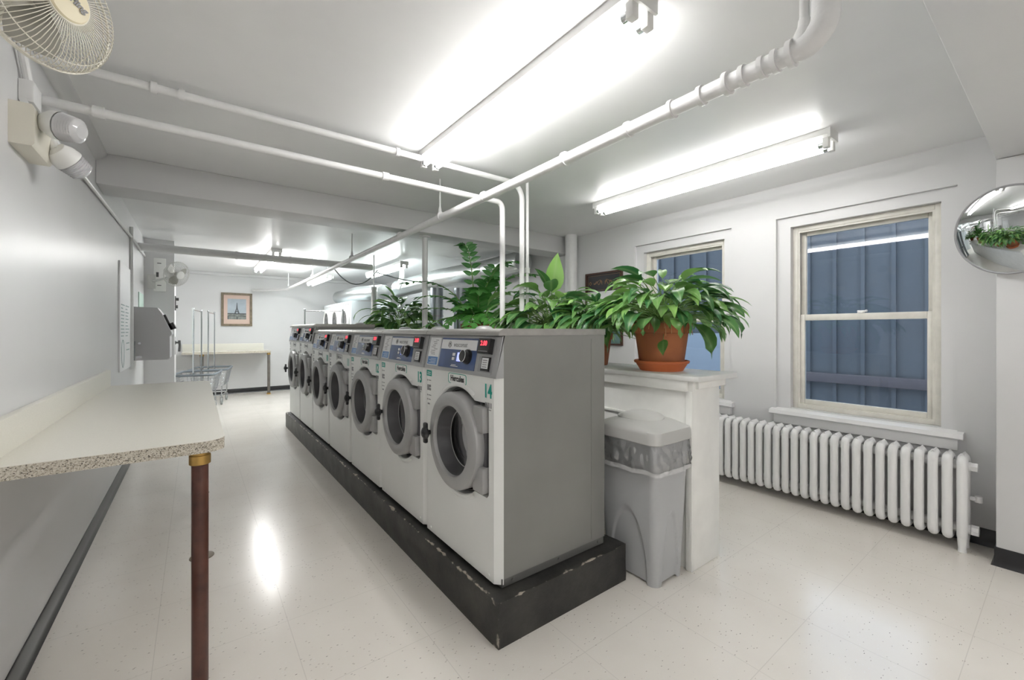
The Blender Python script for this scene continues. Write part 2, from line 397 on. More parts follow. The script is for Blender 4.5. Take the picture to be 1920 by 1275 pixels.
# baseboards
def cove(name, pts):
    """pts: path on the floor, the wall to its left"""
    m = MB(); R = []
    prof = [(0,0),(.018,0),(.010,.012),(.006,.03),(.006,.095),(.003,.10),(0,.10)]
    for i, p in enumerate(pts):
        p = Vector((*p,0)); a = Vector((*pts[max(i-1,0)],0)); b = Vector((*pts[min(i+1,len(pts)-1)],0))
        d1 = (p-a).normalized() if i else (b-p).normalized(); d2 = (b-p).normalized() if i < len(pts)-1 else d1
        n1 = Vector((d1.y,-d1.x,0)); n2 = Vector((d2.y,-d2.x,0)); n = (n1+n2); n = n/(n.dot(n1)) if n.length > .01 else n1
        R.append([p + n*q[0] + Vector((0,0,q[1])) for q in prof])
    m.rings(R, True); return struct(m.build(name, base_m))
cove('baseboard_left', [(XL,YB),(XL,7.0)])
cove('baseboard_far', [(-.2,YF),(XR,YF)])
cove('baseboard_right', [(XR,YF-.02),(XR,.26),(3.5,.26),(3.5,-.75)])
# ceiling corner moulding on the left wall
struct(MB().prism([(XL,ZC),(XL+.055,ZC),(XL+.05,ZC-.02),(XL+.02,ZC-.05),(XL,ZC-.055)], 'y', .27, 3.8).build('trim_1', wall_m))
struct(MB().box(XL, XR, YF-.05, YF, ZC-.06, ZC, .01).build('trim_2', wall_m))
# windows
def window(k, y0, y1):
    r = struct(thing('window_%d' % k, (XR, (y0+y1)/2, WZ0), None, None))
    # plaster band set back in the opening
    iy0, iy1, iz0, iz1 = y0+.075, y1-.095, .665, 2.105
    m = MB()
    for a in ((y0,iy0,WZ0,WZ1),(iy1,y1,WZ0,WZ1),(iy0,iy1,WZ0,iz0),(iy0,iy1,iz1,WZ1)): m.box(XR+.028, XR+.279, *a)
    m.build('window_surround', wall_m, r, smooth=False)
    m = MB(); f = .035
    for a in ((iy0,iy0+f,iz0,iz1),(iy1-f,iy1,iz0,iz1),(iy0+f,iy1-f,iz0,iz0+f),(iy0+f,iy1-f,iz1-f,iz1)): m.box(XR+.075, XR+.19, *a, .003)
    for a in ((iy0+f,iy0+f+.012,iz0+f,iz1-f),(iy1-f-.012,iy1-f,iz0+f,iz1-f),(iy0+f+.012,iy1-f-.012,iz1-f-.012,iz1-f)): m.box(XR+.08, XR+.095, *a)
    m.build('window_frame', winfr_m, r)
    g0, g1 = iy0+f+.004, iy1-f-.004
    def sash(nm, x0, z0, z1, b, top, bot, side):
        q = MB()
        for a in ((g0,g0+side,z0,z1),(g1-side,g1,z0,z1),(g0+side,g1-side,z0,z0+bot),(g0+side,g1-side,z1-top,z1)): q.box(x0, x0+.032, *a, .004)
        o = q.build(nm, winfr_m, r)
        MB().box(x0+.013, x0+.018, g0+side-.004, g1-side+.004, z0+bot-.004, z1-top+.004).build('pane', pane_m, o, smooth=False)
        return o
    sash('upper_sash', XR+.135, 1.36, iz1-f, 0, .036, .04, .036)
    lo = sash('lower_sash', XR+.098, iz0+f-.002, 1.408, 0, .048, .04, .036)
    q = MB(); yc = (g0+g1)/2
    q.cyl((XR+.115,yc,1.408),(XR+.115,yc,1.42),.022); q.box(XR+.098,XR+.126,yc-.035,yc+.02,1.417,1.428,.003); q.sphere((XR+.112,yc-.03,1.424),.009)
    q.build('sash_lock', sill_m, lo)
    q = MB(); q.prism([(XR-.055,.615),(XR-.06,.622),(XR-.055,.648),(XR-.045,.652),(XR+.10,.667),(XR+.10,.615)], 'y', y0-.03, y1+.03)
    q.box(XR-.035, XR+.02, y0-.005, y1+.005, .545, .615, .004)
    q.build('window_sill', sill_m, r)
    return r
for k, (a, b) in enumerate(WINS): window(k+1, a, b)
# outside: yard, clad building across it, seen through the glass
m = MB(); y = -8.
m.box(9.9, 10.1, -8, 14, -1, 3.75)
while y < 14:
    m.box(9.84, 9.9, y, y+.06, -1, 3.75); y += .43
struct(m.build('wall_outside', outw_m, smooth=False))
struct(MB().box(9.7, 9.84, -8, 4.3, .28, .46, .02).build('trim_3', outr_m))  # narrow dark strip in front of the cladding
struct(MB().box(9.66, 9.84, 4.35, 14, -1, 1.22, .02).build('trim_4', pbr('pale_outside_panel', (.17,.20,.23), .6)))
struct(MB().box(XR+.28, 10, -8, 14, -1.1, -1).build('ground', pbr('yard_concrete', (.25,.28,.33), .8)))
# low partition with plant ledge
p = struct(thing('partition', (2.25, 1.215, 0), None, None))
MB().box(2.11, 2.39, 1.215, 6.1, 0, 1.012, .006).build('partition_body', ledge_m, p)
q = MB(); q.box(2.085, 2.11, 1.24, 6.1, .955, 1.012, .004); q.box(2.10, 2.11, 1.29, 6.1, .775, .79, .002); q.box(2.098,2.11,1.215,1.25,.0,.955,.003)
q.box(2.13,2.42,1.195,1.215,.97,1.012,.003); q.build('partition_trim', ledge_m, p)
MB().box(2.075, 2.50, 1.165, 6.12, 1.012, 1.04, .004).build('ledge_board', pbr('board_paint', (.80,.80,.78), .35, noise=.1, nscale=9), p)
# steel support post under the cross beam, plastic sleeve post further back
struct(MB().cyl((1.86,3.95,0),(1.86,3.95,2.235),.028).cyl((1.86,3.95,2.22),(1.86,3.95,2.235),.06).build('column', pipe_m))
q = thing('support_post', (2.2,6.47,0), 'thin grey rod rising from a thick round sleeve behind the small leafy plant', 'post')
MB().cyl((2.2,6.47,0),(2.2,6.47,1.95),.042).build('sleeve', pbr('sleeve_grey',(.6,.6,.6),.5), q)
MB().cyl((2.2,6.47,1.95),(2.2,6.47,ZC),.012).build('rod', pvc_m, q)
# ------------------------------------------------------------------ ceiling lights
def fixture(name, x, y0, y1, z, label, tm='front', hung=False):
    """tubes at height z; housing above"""
    t = thing(name, (x,(y0+y1)/2,z+.085), label, 'ceiling light', 'fluorescent ceiling lights')
    zt = z+.085
    q = MB(); q.prism([(x-.065,zt),(x-.065,zt-.035),(x-.045,zt-.052),(x+.045,zt-.052),(x+.065,zt-.035),(x+.065,zt)], 'y', y0, y1)
    for yy in (y0, y1): q.box(x-.068, x+.068, yy-.006, yy+.006, zt-.056, zt)
    q.build('housing', housing_m, t)
    for sx in (-1, 1):
        xx = x+sx*.042
        tb = MB().cyl((xx,y0+.045,z),(xx,y1-.045,z),.0165,n=12).build('tube', TUBES[tm], t)
        for yy, s2 in ((y0+.045,1),(y1-.045,-1)): MB().cyl((xx,yy-.02*s2,z),(xx,yy+.012*s2,z),.0175).build('tube_cap', chrome_m, tb)
        for yy in (y0+.005, y1-.035):
            MB().box(xx-.018, xx+.018, yy, yy+.03, z-.022, zt-.05, .004).build('lampholder', white_m, t)
    if hung:
        for yy in (y0+.25, y1-.25): MB().cyl((x,yy,zt),(x,yy,ZC),.006).build('hanger_rod', pvc_m, t)
    return t
ZT = ZC-.085
fixture('ceiling_light', 1.225, .88, 2.55, ZT, 'long twin-tube fluorescent light overhead, above the front washing machines')
fixture('ceiling_light', 2.95, .84, 2.62, ZT, 'twin-tube fluorescent light on the ceiling in front of the windows', 'window')
fixture('ceiling_light', .92, 6.75, 8.95, ZT, 'fluorescent light at the far end of the aisle, behind the grey pipe', 'aisle')
fixture('ceiling_light', 1.86, 7.7, 9.3, 2.2, 'suspended fluorescent light hanging in front of the dryers', 'dryers', True)
fixture('ceiling_light', 2.66, 6.4, 8.1, 2.3, 'bright cool suspended fluorescent light over the foil ducts', 'ducts', True)
fixture('ceiling_light', .05, -3.2, -1.5, ZT, 'added fluorescent fill light at the left of the room beyond the low beam', 'rear_fill')  # unseen fixture added to brighten washer fronts and near floor
fixture('ceiling_light', 2.5, -3.2, -1.5, ZT, 'added fluorescent fill light at the right of the room beyond the low beam', 'rear_right_fill')  # second added fixture, out of view, weak fill from the right
# ------------------------------------------------------------------ pipes
MX, MZ = 1.5, 2.15
t = thing('sprinkler_pipe', (MX,5,MZ), 'thick white-painted pipe hung below the ceiling, running the length of the room', 'pipe')
q = MB(); el = arc((MX,.52,MZ+.075),(0,0,-1),(0,-1,0),.075,0,PI/2,8)
q.tube([(MX,9.6,MZ-.03)]+[(MX,.9,MZ),(MX,.52,MZ)]+el[1:]+[(MX,.445,ZC)], [.026,.028,.031]+[.037]*8+[.034], 16)
q.tube([(MX,9.6,MZ-.03),(1.45,9.72,MZ-.03),(.95,10.22,MZ-.04)], .022, 12)
q.build('pipe_run', pipe_m, t)
for yy, r in ((.535,.042),(.58,.037),(.62,.036),(.68,.037),(.735,.040),(.83,.036),(.95,.036),(1.16,.034),(1.55,.036),(2.3,.033),(2.9,.034),(3.7,.033),(5.19,.034),(7.3,.034)):
    MB().cyl((MX,yy-.008,MZ),(MX,yy+.008,MZ),r,n=20).build('coupling', pipe_m, t)
q = MB(); q.cyl((MX,.50,MZ+.02),(MX,.50,ZC),.013); q.lathe([(.034,.0),(.03,.03),(.018,.055),(.016,.075)], (MX,.50,MZ+.012), 'z', 16); q.build('branch_pipe', pipe_m, t)
for yy in (2.92, 5.19, 7.3, 9.5):
    q = MB(); q.cyl((MX,yy,MZ+.03),(MX,yy,ZC),.006); q.lathe([(.016,0),(.012,.03),(.007,.05)], (MX,yy,MZ+.028),'z',12); q.build('hanger', pipe_m, t)
t = thing('conduit_pipe', (.7,2.587,2.243), 'lower white pipe crossing the room and bending down behind the washers', 'pipe')
e = arc((1.80,2.587,2.193),(0,0,1),(1,0,0),.05,0,PI/2,8)
MB().tube([(XL,2.587,2.243),(.6,2.587,2.243)]+e+[(1.85,2.587,0.)], .02, 14).build('pipe_run', pipe_m, t)
for x in (-.34, .95): MB().cyl((x-.02,2.587,2.243),(x+.02,2.587,2.243),.026).build('coupling', pipe_m, t)
for k, (dx, dz, rr) in enumerate(((0,0,.014),(.034,.028,.012))):
    t = thing('conduit_pipe', (.7,2.515,2.39+dz), ['upper white pipe hugging the ceiling across the room, left of its pair where it drops', 'thin white drop pipe right beside the upper one, behind the washers'][k], 'pipe')
    zc = 2.385
    e = arc((1.87+dx,2.515,zc-.11),(0,0,1),(1,0,0),.11,0,PI/2,10)
    x0 = XL if k == 0 else 1.5
    if k == 0: MB().tube([(x0,2.515,zc),(.6,2.515,zc)]+e+[(1.98,2.515,0)], .019, 14).build('pipe_run', pipe_m, t)
    else: MB().tube([(2.032,2.515,ZC),(2.032,2.515,0)], rr, 14).build('pipe_run', pipe_m, t)
    if k == 0:
        for x in (-.15,-.05,1.0): MB().cyl((x-.012,2.515,zc),(x+.012,2.515,zc),.026).build('coupling', pipe_m, t)
    else: MB().cyl((2.032,2.515,1.72),(2.032,2.515,1.76),.02).build('coupling', pipe_m, t)
t = thing('drain_pipe', (.9,6.38,2.235), 'grey plastic pipe crossing under the ceiling from the left wall', 'pipe')
MB().cyl((XL,6.38,2.235),(2.14,6.38,2.235),.046,n=20).build('pipe_run', pvc_m, t)
for x in (.42, 1.03): MB().cyl((x-.012,6.38,2.235),(x+.012,6.38,2.235),.051,n=20).build('coupling', pvc_m, t)
tag(MB().cyl((3.66,3.68,0),(3.66,3.68,ZC),.073,n=24).build('riser_pipe', pipe_m), 'stout white round pipe standing in the corner beside the black framed picture', 'pipe')
pts = [(1.56+.64*i/14, 6.32, 2.19-.42*(1-((i-7)/7)**2)*.55) for i in range(15)]
tag(MB().tube(pts, .008, 6).build('cable', cable_m), 'dark cable sagging below the grey pipe near the support post', 'cable')
tag(MB().tube([(2.21+1.5*i/10, 6.40+.0*i, 2.17-.10*math.sin(PI*i/10)) for i in range(11)], .009, 6).build('cable', cable_m), 'dark cable strung from the support post towards the window wall', 'cable')
# conduits on the left wall
t = thing('wall_conduit', (XL+.02, 4., 2.16), 'thin white conduit running along the left wall from the emergency light', 'conduit')
MB().tube([(XL+.014,2.3,2.12),(XL+.014,5.57,2.2),(XL+.014,6.95,2.21)], .011, 8).build('conduit_run', pipe_m, t)
t = thing('wall_conduit', (XL+.014, 5.57, 0), 'vertical conduit on the left wall beside the notice board', 'conduit')
MB().tube([(XL+.014,5.57,.9),(XL+.014,5.57,2.3)], .016, 10).build('conduit_run', pipe_m, t)
q = MB(); q.sphere((1.55,8.0,ZC-.01), .09, (1,1,.55)); q.cyl((1.55,8,ZC-.02),(1.55,8,ZC),.11)
tag(q.build('smoke_detector', pvc_m), 'round smoke detector on the far ceiling above the aisle', 'smoke detector')
# ------------------------------------------------------------------ concrete plinth
def make_plinth():
    x0,x1,y0,y1,h = .968,1.772,1.385,6.36,.19
    bm = bmesh.new(); wl = bm.verts.layers.float.new('wear')
    rnd = random.Random(3)
    nx, ny, nz = 16, 90, 5
    G = {}
    def v(p, wear):
        k = tuple(round(c,4) for c in p)
        if k not in G:
            q = Vector(p); j = .003
            if p[2] > .001: q += Vector((rnd.uniform(-j,j), rnd.uniform(-j,j), rnd.uniform(-j,j)*.6))
            if wear > .9: q += Vector(((x0+x1)/2-p[0], 0, -.5)).normalized()*.006
            G[k] = bm.verts.new(q); G[k][wl] = wear
        return G[k]
    def wear(x,y,z):
        n = (abs(x-x0)<1e-4)+(abs(x-x1)<1e-4)+(abs(y-y0)<1e-4)+(abs(y-y1)<1e-4)+(abs(z-h)<1e-4)
        return 1. if n >= 2 else (.75 if z < .001 else .15)
    X = [x0+(x1-x0)*i/nx for i in range(nx+1)]; Y = [y0+(y1-y0)*i/ny for i in range(ny+1)]; Z = [h*i/nz for i in range(nz+1)]
    def grid(A, B, f):
        for a, a2 in zip(A, A[1:]):
            for b, b2 in zip(B, B[1:]):
                vs = [f(a,b), f(a2,b), f(a2,b2), f(a,b2)]
                bm.faces.new([v(p, wear(*p)) for p in vs])
    grid(X, Y, lambda a,b: (a,b,h)); grid(X, Z, lambda a,b: (a,y0,b)); grid(X, Z, lambda a,b: (a,y1,b))
    grid(Y, Z, lambda a,b: (x0,a,b)); grid(Y, Z, lambda a,b: (x1,a,b))
    bmesh.ops.recalc_face_normals(bm, faces=bm.faces)
    me = bpy.data.meshes.new('plinth'); bm.to_mesh(me); bm.free(); me.materials.append(plinth_m)
    me.polygons.foreach_set('use_smooth', [True]*len(me.polygons)); me.set_sharp_from_angle(angle=math.radians(50))
    o = bpy.data.objects.new('plinth', me); C.objects.link(o)
    tag(o, 'black painted concrete plinth with chipped edges under the washing machines', 'plinth')
make_plinth()
# ------------------------------------------------------------------ washing machine (local: front faces -x, hinge side at y=0)
W = .694; PW = W-.006
def make_washer(H, dz, pz, number, hero, label):
    """H height, dz door shift up, pz control panel shift up"""
    t = thing('washing_machine', (0,0,0), label, 'washing machine', 'front-loading washing machines in a row', world=False)
    w = PW
    bz = .885+pz; pt = H-.03
    # body
    q = MB(); x0,x1,y0,y1,z0,z1 = .03,.665,.003,w,.035,pt
    V8 = [q.bm.verts.new(p) for p in ((x0,y0,z0),(x1,y0,z0),(x1,y1,z0),(x0,y1,z0),(x0,y0,z1),(x1,y0,z1),(x1,y1,z1),(x0,y1,z1))]
    for k in ((0,3,2,1),(4,5,6,7),(0,1,5,4),(1,2,6,5),(2,3,7,6)): q.bm.faces.new([V8[i] for i in k])
    q.build('body', steel_m, t, smooth=False)
    q = MB(); q.box(.022, .66, .006, w-.003, 0, .036)
    for x in (.08,.35,.62): q.cyl((x,.008,.018),(x,.001,.018),.008,n=8)
    q.build('base_rail', pbr('rail_grey',(.16,.16,.155),.4,metal=.4) if 'rail_grey' not in MATS else MATS['rail_grey'], t)
    # side seam strip
    MB().box(.565, .59, .0015, .004, .05, pt-.02).build('side_seam', steel_m, t)
    # front panel with door cut-out
    yc, zc = W/2-.013, .565+dz
    R = .252; a = math.asin(.205/R)
    hole = [(yc-.262, zc-.19),(yc-.262, zc+.19),(yc-.247, zc+.205)]
    for i in range(41):
        th = PI - a - (2*PI-2*a)*i/40
        th2 = a + (2*PI-2*a)*i/40
        # angle measured so that y decreases towards the hinge: start upper hinge side, go over the top
        hole.append((yc - R*math.cos(a + (2*PI-2*a)*i/40), zc + R*math.sin(a + (2*PI-2*a)*i/40)))
    hole.append((yc-.247, zc-.205))
    bm = bmesh.new()
    c = .03
    oy0, oy1 = .003+c, w-.012
    outer = [(oy0,.012),(oy1,.012),(oy1,bz),(oy0,bz)]
    def loop(pts, x):
        vs = [bm.verts.new((x,p[0],p[1])) for p in pts]
        return vs, [bm.edges.new((vs[i], vs[(i+1)%len(vs)])) for i in range(len(vs))]
    vo, eo = loop(outer, 0); vh, eh = loop(hole, 0)
    bmesh.ops.triangle_fill(bm, use_beauty=True, use_dissolve=False, edges=eo+eh)
    vb = [bm.verts.new((.055,p[0],p[1])) for p in hole]
    for i in range(len(vh)):
        j = (i+1)%len(vh); bm.faces.new((vh[i],vh[j],vb[j],vb[i]))
    # chamfered flanks
    A = [bm.verts.new(p) for p in ((.03,.003,.012),(.03,.003,bz))]
    bm.faces.new((vo[0],vo[3],A[1],A[0]))
    B = [bm.verts.new(p) for p in ((.03,w,.012),(.03,w,bz))]
    bm.faces.new((vo[1],vo[2],B[1],B[0]))
    bm.faces.new((vo[0],vo[1],B[0],A[0])); bm.faces.new((vo[3],vo[2],B[1],A[1]))
    q = MB(); q.bm.free(); q.bm = bm
    # soft embossed ring round the cut-out
    n = 40; prof = [(R+.001,0),(R+.004,-.005),(R+.016,-.006),(R+.026,0)]
    rr = []
    for r_, h_ in prof:
        rr.append([(h_, yc - r_*math.cos(a+.05+(2*PI-2*a-.1)*i/n), zc + r_*math.sin(a+.05+(2*PI-2*a-.1)*i/n)) for i in range(n+1)])
    q.rings(rr, close=False)
    for yy in (.07, w-.06): q.cyl((0.001,yy,.035),(-.004,yy,.035),.006,n=8)
    q.build('front_panel', enamel_m, t)
    q = MB()
    bmq = q.bm; vs = [bmq.verts.new((.05,p[0],p[1])) for p in hole]
    es = [bmq.edges.new((vs[i],vs[(i+1)%len(vs)])) for i in range(len(vs))]
    r0 = .165; hi = [bmq.verts.new((.05, yc+r0*math.cos(2*PI*i/32), zc+r0*math.sin(2*PI*i/32))) for i in range(32)]
    es += [bmq.edges.new((hi[i],hi[(i+1)%32])) for i in range(32)]
    bmesh.ops.triangle_fill(bmq, use_beauty=True, use_dissolve=False, edges=es)
    q.lathe([(.249,.05),(.249,.035),(.238,.03),(.236,.05)], (0,yc,zc), 'x', 40)
    q.build('door_recess', recess_m, t)
    # door ring
    o = -.016
    d = MB().lathe([(.222,.045),(.229,.03),(.229,-.018+o),(.226,-.024+o),(.219,-.028+o),(.195,-.033+o),(.171,-.0345+o),(.167,-.033+o),(.1645,-.029+o),(.163,-.018+o),(.152,.010),(.143,.034),(.138,.036)], (0,yc,zc), 'x', 56).build('door', door_m, t, ang=28)
    MB().lathe([(.1625,-.017+o),(.1513,.011),(.1423,.0345)], (0,yc,zc), 'x', 56).build('door_cone', cone_m, d)
    MB().lathe([(.1425,.035),(.12,.042),(.07,.047),(.02,.049),(.0005,.049)], (0,yc,zc), 'x', 40).build('door_glass', glass_m, d)
    q = MB(); ky = yc+.212
    q.cyl((-.012+o,ky,zc),(-.045+o,ky,zc),.012,n=12); q.lathe([(.0,-.040+o),(.018,-.043+o),(.030,-.050+o),(.034,-.058+o),(.026,-.068+o),(.014,-.076+o),(.0,-.078+o)], (0,ky,zc), 'x', 20)
    q.box(-.066+o,-.046+o,ky-.014,ky+.014,zc-.052,zc+.052,.007)
    q.build('door_handle', blackp_m, d)
    for z0, z1 in ((zc+.075, zc+.188),(zc-.188, zc-.075)): MB().box(-.024, .05, yc-.249, yc-.165, z0, z1, .006).build('door_hinge', door_m, d)
    MB().box(.0, .05, yc-.243, yc-.19, zc-.08, zc+.08, .004).build('hinge_post', cone_m, d)
    # gasket rings and drum behind the glass
    q = MB()
    for k, (r_, x_) in enumerate(((.140,.062),(.133,.084),(.126,.106))): q.lathe([(r_+.03,x_-.008),(r_,x_-.009),(r_-.006,x_),(r_,x_+.007),(r_+.03,x_+.009)], (0,yc,zc), 'x', 32)
    q.lathe([(.168,.052),(.168,.17)], (0,yc,zc), 'x', 32)
    q.build('gasket', black_m, t)
    q = MB(); q.lathe([(.126,.132),(.120,.124),(.1235,.118),(.132,.122),(.235,.16),(.25,.18),(.25,.42)], (0,yc,zc), 'x', 40)
    q.lathe([(.25,.42),(.2,.43),(.08,.41),(.03,.40),(.0005,.4)], (0,yc,zc), 'x', 40)
    for k in range(3):
        an = 2*PI*k/3+.5; q.tube([(.2,yc+.235*math.cos(an),zc+.235*math.sin(an)),(.41,yc+.235*math.cos(an),zc+.235*math.sin(an))], .025, 8)
    q.build('drum', drum_m, t)
    # control panel, leaning back
    xb, xt = -.010, .024
    MB().prism([(xb,bz),(xb,bz+.008),(xt,pt-.004),(xt+.012,pt),(.03,pt),(.03,bz)], 'y', .003, w).build('control_panel', panel_m, t)
    V = Vector((xt-xb, 0, pt-.004-bz-.008)); L = V.length; V.normalize(); N = Vector((-V.z,0,V.x))
    def P(y, v, off=0.): return Vector((xb,y,bz+.008)) + V*(v*L) + N*off
    def slab(mb, y0, y1, v0, v1, o0, o1):
        c = [P(y,v,o) for o in (o0,o1) for (y,v) in ((y0,v0),(y1,v0),(y1,v1),(y0,v1))]
        vs = [mb.bm.verts.new(p) for p in c]
        for k in ((0,3,2,1),(4,5,6,7),(0,1,5,4),(1,2,6,5),(2,3,7,6),(3,0,4,7)):
            f = mb.bm.faces.new([vs[i] for i in k]); f.material_index = mb.mi
        return mb
    def PM(y, v, off): return frame_M((0,-1,0), V, P(y,v,off))
    # instruction sticker
    q = MB(); slab(q, .545,.665,.07,.93,0,.001); q.mi = 1; slab(q,.55,.66,.09,.33,.001,.0016)
    q.mi = 2; rn = random.Random(5)
    for k in range(9):
        v = .40+.055*k; a0 = rn.uniform(.57,.6); slab(q, a0, a0+rn.uniform(.03,.05), v, v+.018, .001, .0014)
    q.mi = 0
    for k in range(4): slab(q, .565,.645-.02*(k%2), .13+.045*k,.142+.045*k,.0016,.002)
    q.build('instruction_sticker', [paper_m, blue2_m, grey_ink], t)
    # display
    q = MB(); slab(q, .18,.53,.06,.93,0,.002); q.mi = 1; slab(q,.185,.525,.60,.88,.002,.003); q.mi = 2; slab(q,.305,.35,.27,.52,.002,.003); q.mi = 3
    slab(q,.372,.392,.29,.375,.002,.006); slab(q,.372,.392,.41,.495,.002,.006)
    q.build('display', [blue_m, paper_m, lcd_m, white_m], t)
    q = MB(); p0, p1 = P(.255,.42,0), P(.255,.42,.034)
    q.cyl(P(.25,.42,0), P(.25,.42,.012), .036, .034, 28); q.cyl(P(.25,.42,.012), P(.25,.42,.034), .030, .027, 28)
    k = q.build('dial', blackp_m, t)
    q = MB(); q.tube([P(.25,.42,.034)+(Vector((0,1,0))*math.cos(2*PI*i/28)+V*math.sin(2*PI*i/28))*.0275 for i in range(28)], .0016, 6, True); q.build('dial_rim', chrome_m, k)
    # coin unit
    q = MB(); slab(q,.04,.158,.02,.97,0,.0025); q.build('coin_plate', panel_m, t)
    q = MB(); slab(q,.052,.142,.53,.92,.0025,.026); cu_ = q.build('card_reader', blackp_m, t)
    q = MB(); slab(q,.062,.132,.585,.60,.026,.028); q.build('reader_slot', rim_m, cu_)
    text_obj('reader_digits', '2.00', .030, PM(.098,.79,.0265), red_m, cu_, .0006)
    q = MB(); slab(q,.05,.15,.07,.47,.0025,.004); q.mi = 1; slab(q,.055,.115,.1,.455,.004,.012); q.mi = 2; slab(q,.06,.108,.16,.43,.012,.014); q.mi = 3
    for k in range(4): slab(q,.066,.10,.19+.055*k,.215+.055*k,.014,.0145)
    q.build('card_pocket', [rim_m, blackp_m, paper_m, grey_ink], t)
    # lettering
    text_obj('maker_lettering', 'wascomat', .032, PM(.335,.735,.0032), grey_ink, t, .0004)
    q = MB(); cy, cv = .437, .735
    q.tube([P(cy,cv,.0035)+(Vector((0,1,0))*math.cos(2*PI*i/20)+V*math.sin(2*PI*i/20))*.0145 for i in range(20)], .0011, 5, True)
    for s_ in (-1,1): q.tube([P(cy+.0085*s_,cv-.05,.0035), P(cy+.002*s_,cv+.05,.0035), P(cy,cv-.005,.0035)], .0011, 5)
    q.build('maker_mark', black_ink, t)
    q = MB(); slab(q,.33,.40,.115,.13,.002,.0026); slab(q,.35,.395,.15,.165,.002,.0026); q.build('display_caption', paper_m, t)
    # top lid
    q = MB(); q.prism([(.002,pt),(.004,pt+.012),(.012,pt+.022),(.03,H),(.672,H),(.672,pt)], 'y', .002, w+.001); q.build('top', brush_m, t)
    if number != '14':
      q = MB(); q.lathe([(.0005,.026),(.03,.025),(.052,.017),(.062,.002),(.064,-.001)], (.6,yc,H), 'z', 24); q.build('soap_lid', door_m, t)
    # front decals
    def FM(y, z): return frame_M((0,-1,0), (0,0,1), (-.0012,y,z))
    zd = pz
    q = MB(); q.mi = 0; hz = .853+zd
    pl = []
    for sgn_y, sgn_z, a0 in ((1,1,0),(-1,1,PI/2),(-1,-1,PI),(1,-1,1.5*PI)):
        for i in range(6):
            th = a0+PI/2*i/5; pl.append((yc+.012+sgn_y*0+ (.072*sgn_y)+.014*math.cos(th), hz+(.010*sgn_z)+.014*math.sin(th)))
    q.prism(pl, 'x', -.0008, .001)
    q.mi = 1; q.tube([(-.0012,a_,b_) for a_, b_ in pl], .0016, 5, True)
    q.build('badge', [enamel_m, teal_m if hero else grey_ink], t)
    text_obj('badge_lettering', 'Hercules', .039, FM(yc+.012, hz), black_ink if hero else grey_ink, t, .0011, sx=.92)
    if number: text_obj('number', number, .082, FM(.078,.822+zd*.5), teal_m, t, .0022, sx=.78)
    q = MB()
    rn = random.Random(9)
    y = .05
    while y < .10:
        b_ = rn.uniform(.002,.005); q.box(-.0008,.001,y,y+b_,.752+zd,.775+zd); y += b_+rn.uniform(.002,.005)
    q.box(-.0008,.001,.055,.095,.742+zd,.746+zd); q.build('barcode', grey_ink, t)
    q = MB(); q.box(-.001,.001,.62,.68,.842+zd,.873+zd,.0); q.mi = 1
    for k in range(2): q.box(-.0016,.001,.63,.672-.004*k,.850+.01*k+zd,.854+.01*k+zd)
    q.mi = 2
    for z_ in (.815,.735,.712): q.box(-.001,.001,.668,.674,z_+zd,z_+.008+zd); q.box(-.001,.001,.625+rn.uniform(0,.015),.66,z_+.002+zd,z_+.006+zd)
    q.box(-.001,.001,.655,.672,.765+zd,.795+zd); q.box(-.001,.001,.63,.65,.783+zd,.795+zd); q.box(-.001,.001,.63,.65,.765+zd,.777+zd)
    q.box(-.001,.001,.645,.668,.688+zd,.696+zd)
    q.build('info_sticker', [teal_m if hero else grey_ink, paper_m, grey_ink], t)
    return t
WX = 1.012; Y0 = 1.444
order = ['nearest washing machine in the row, numbered 14, its grey side panel facing the waste bin',
 'washing machine numbered 13, second from the near end of the row',
 'washing machine numbered 12, third from the near end of the row',
 'low washing machine in the middle of the row, right beyond the one numbered 12',
 'low washing machine standing directly against the two taller ones',
 'taller washing machine standing next to the low ones',
 'taller washing machine at the far end of the row']
for k in range(7):
    tall = k >= 5
    num = {0:'14',1:'13',2:'12',3:'11',4:'10'}.get(k)
    if k in (0,1,2,3,4,5):
        t = make_washer(1.16 if tall else 1.095, .035 if tall else 0, .06 if tall else 0, num, k < 3, order[k])
        t.location = (WX, Y0+W*k, .194)
    else:
        dup(t, (WX, Y0+W*k, .194), order[k])
# ------------------------------------------------------------------ waste bin
def rrect(cx, cy, hx, hy, r, n=6):
    pts = []
    for sx, sy, a0 in ((1,1,0),(-1,1,PI/2),(-1,-1,PI),(1,-1,1.5*PI)):
        for i in range(n+1):
            t = a0+PI/2*i/n; pts.append((cx+sx*(hx-r)+r*math.cos(t), cy+sy*(hy-r)+r*math.sin(t)))
    return pts
def dense(pts, n):
    """resample a closed polygon"""
    P = [Vector((*p,0)) for p in pts]; Ls = [(P[(i+1)%len(P)]-P[i]).length for i in range(len(P))]; T = sum(Ls)
    out = []; i = 0; acc = 0
    for k in range(n):
        s = T*k/n
        while acc+Ls[i] < s: acc += Ls[i]; i += 1
        out.append(P[i].lerp(P[(i+1)%len(P)], (s-acc)/max(Ls[i],1e-9)))
    return [(p.x,p.y) for p in out]
BX, BY = 1.937, 1.405
t = thing('waste_bin', (BX,BY,0), 'tall grey plastic waste bin with a swing lid beside the white partition', 'waste bin')
def binring(z, n=260):
    f = z/.74; return dense(rrect(BX,BY,.120+.035*f,.165+.025*f,.04,6), n)
rings = []
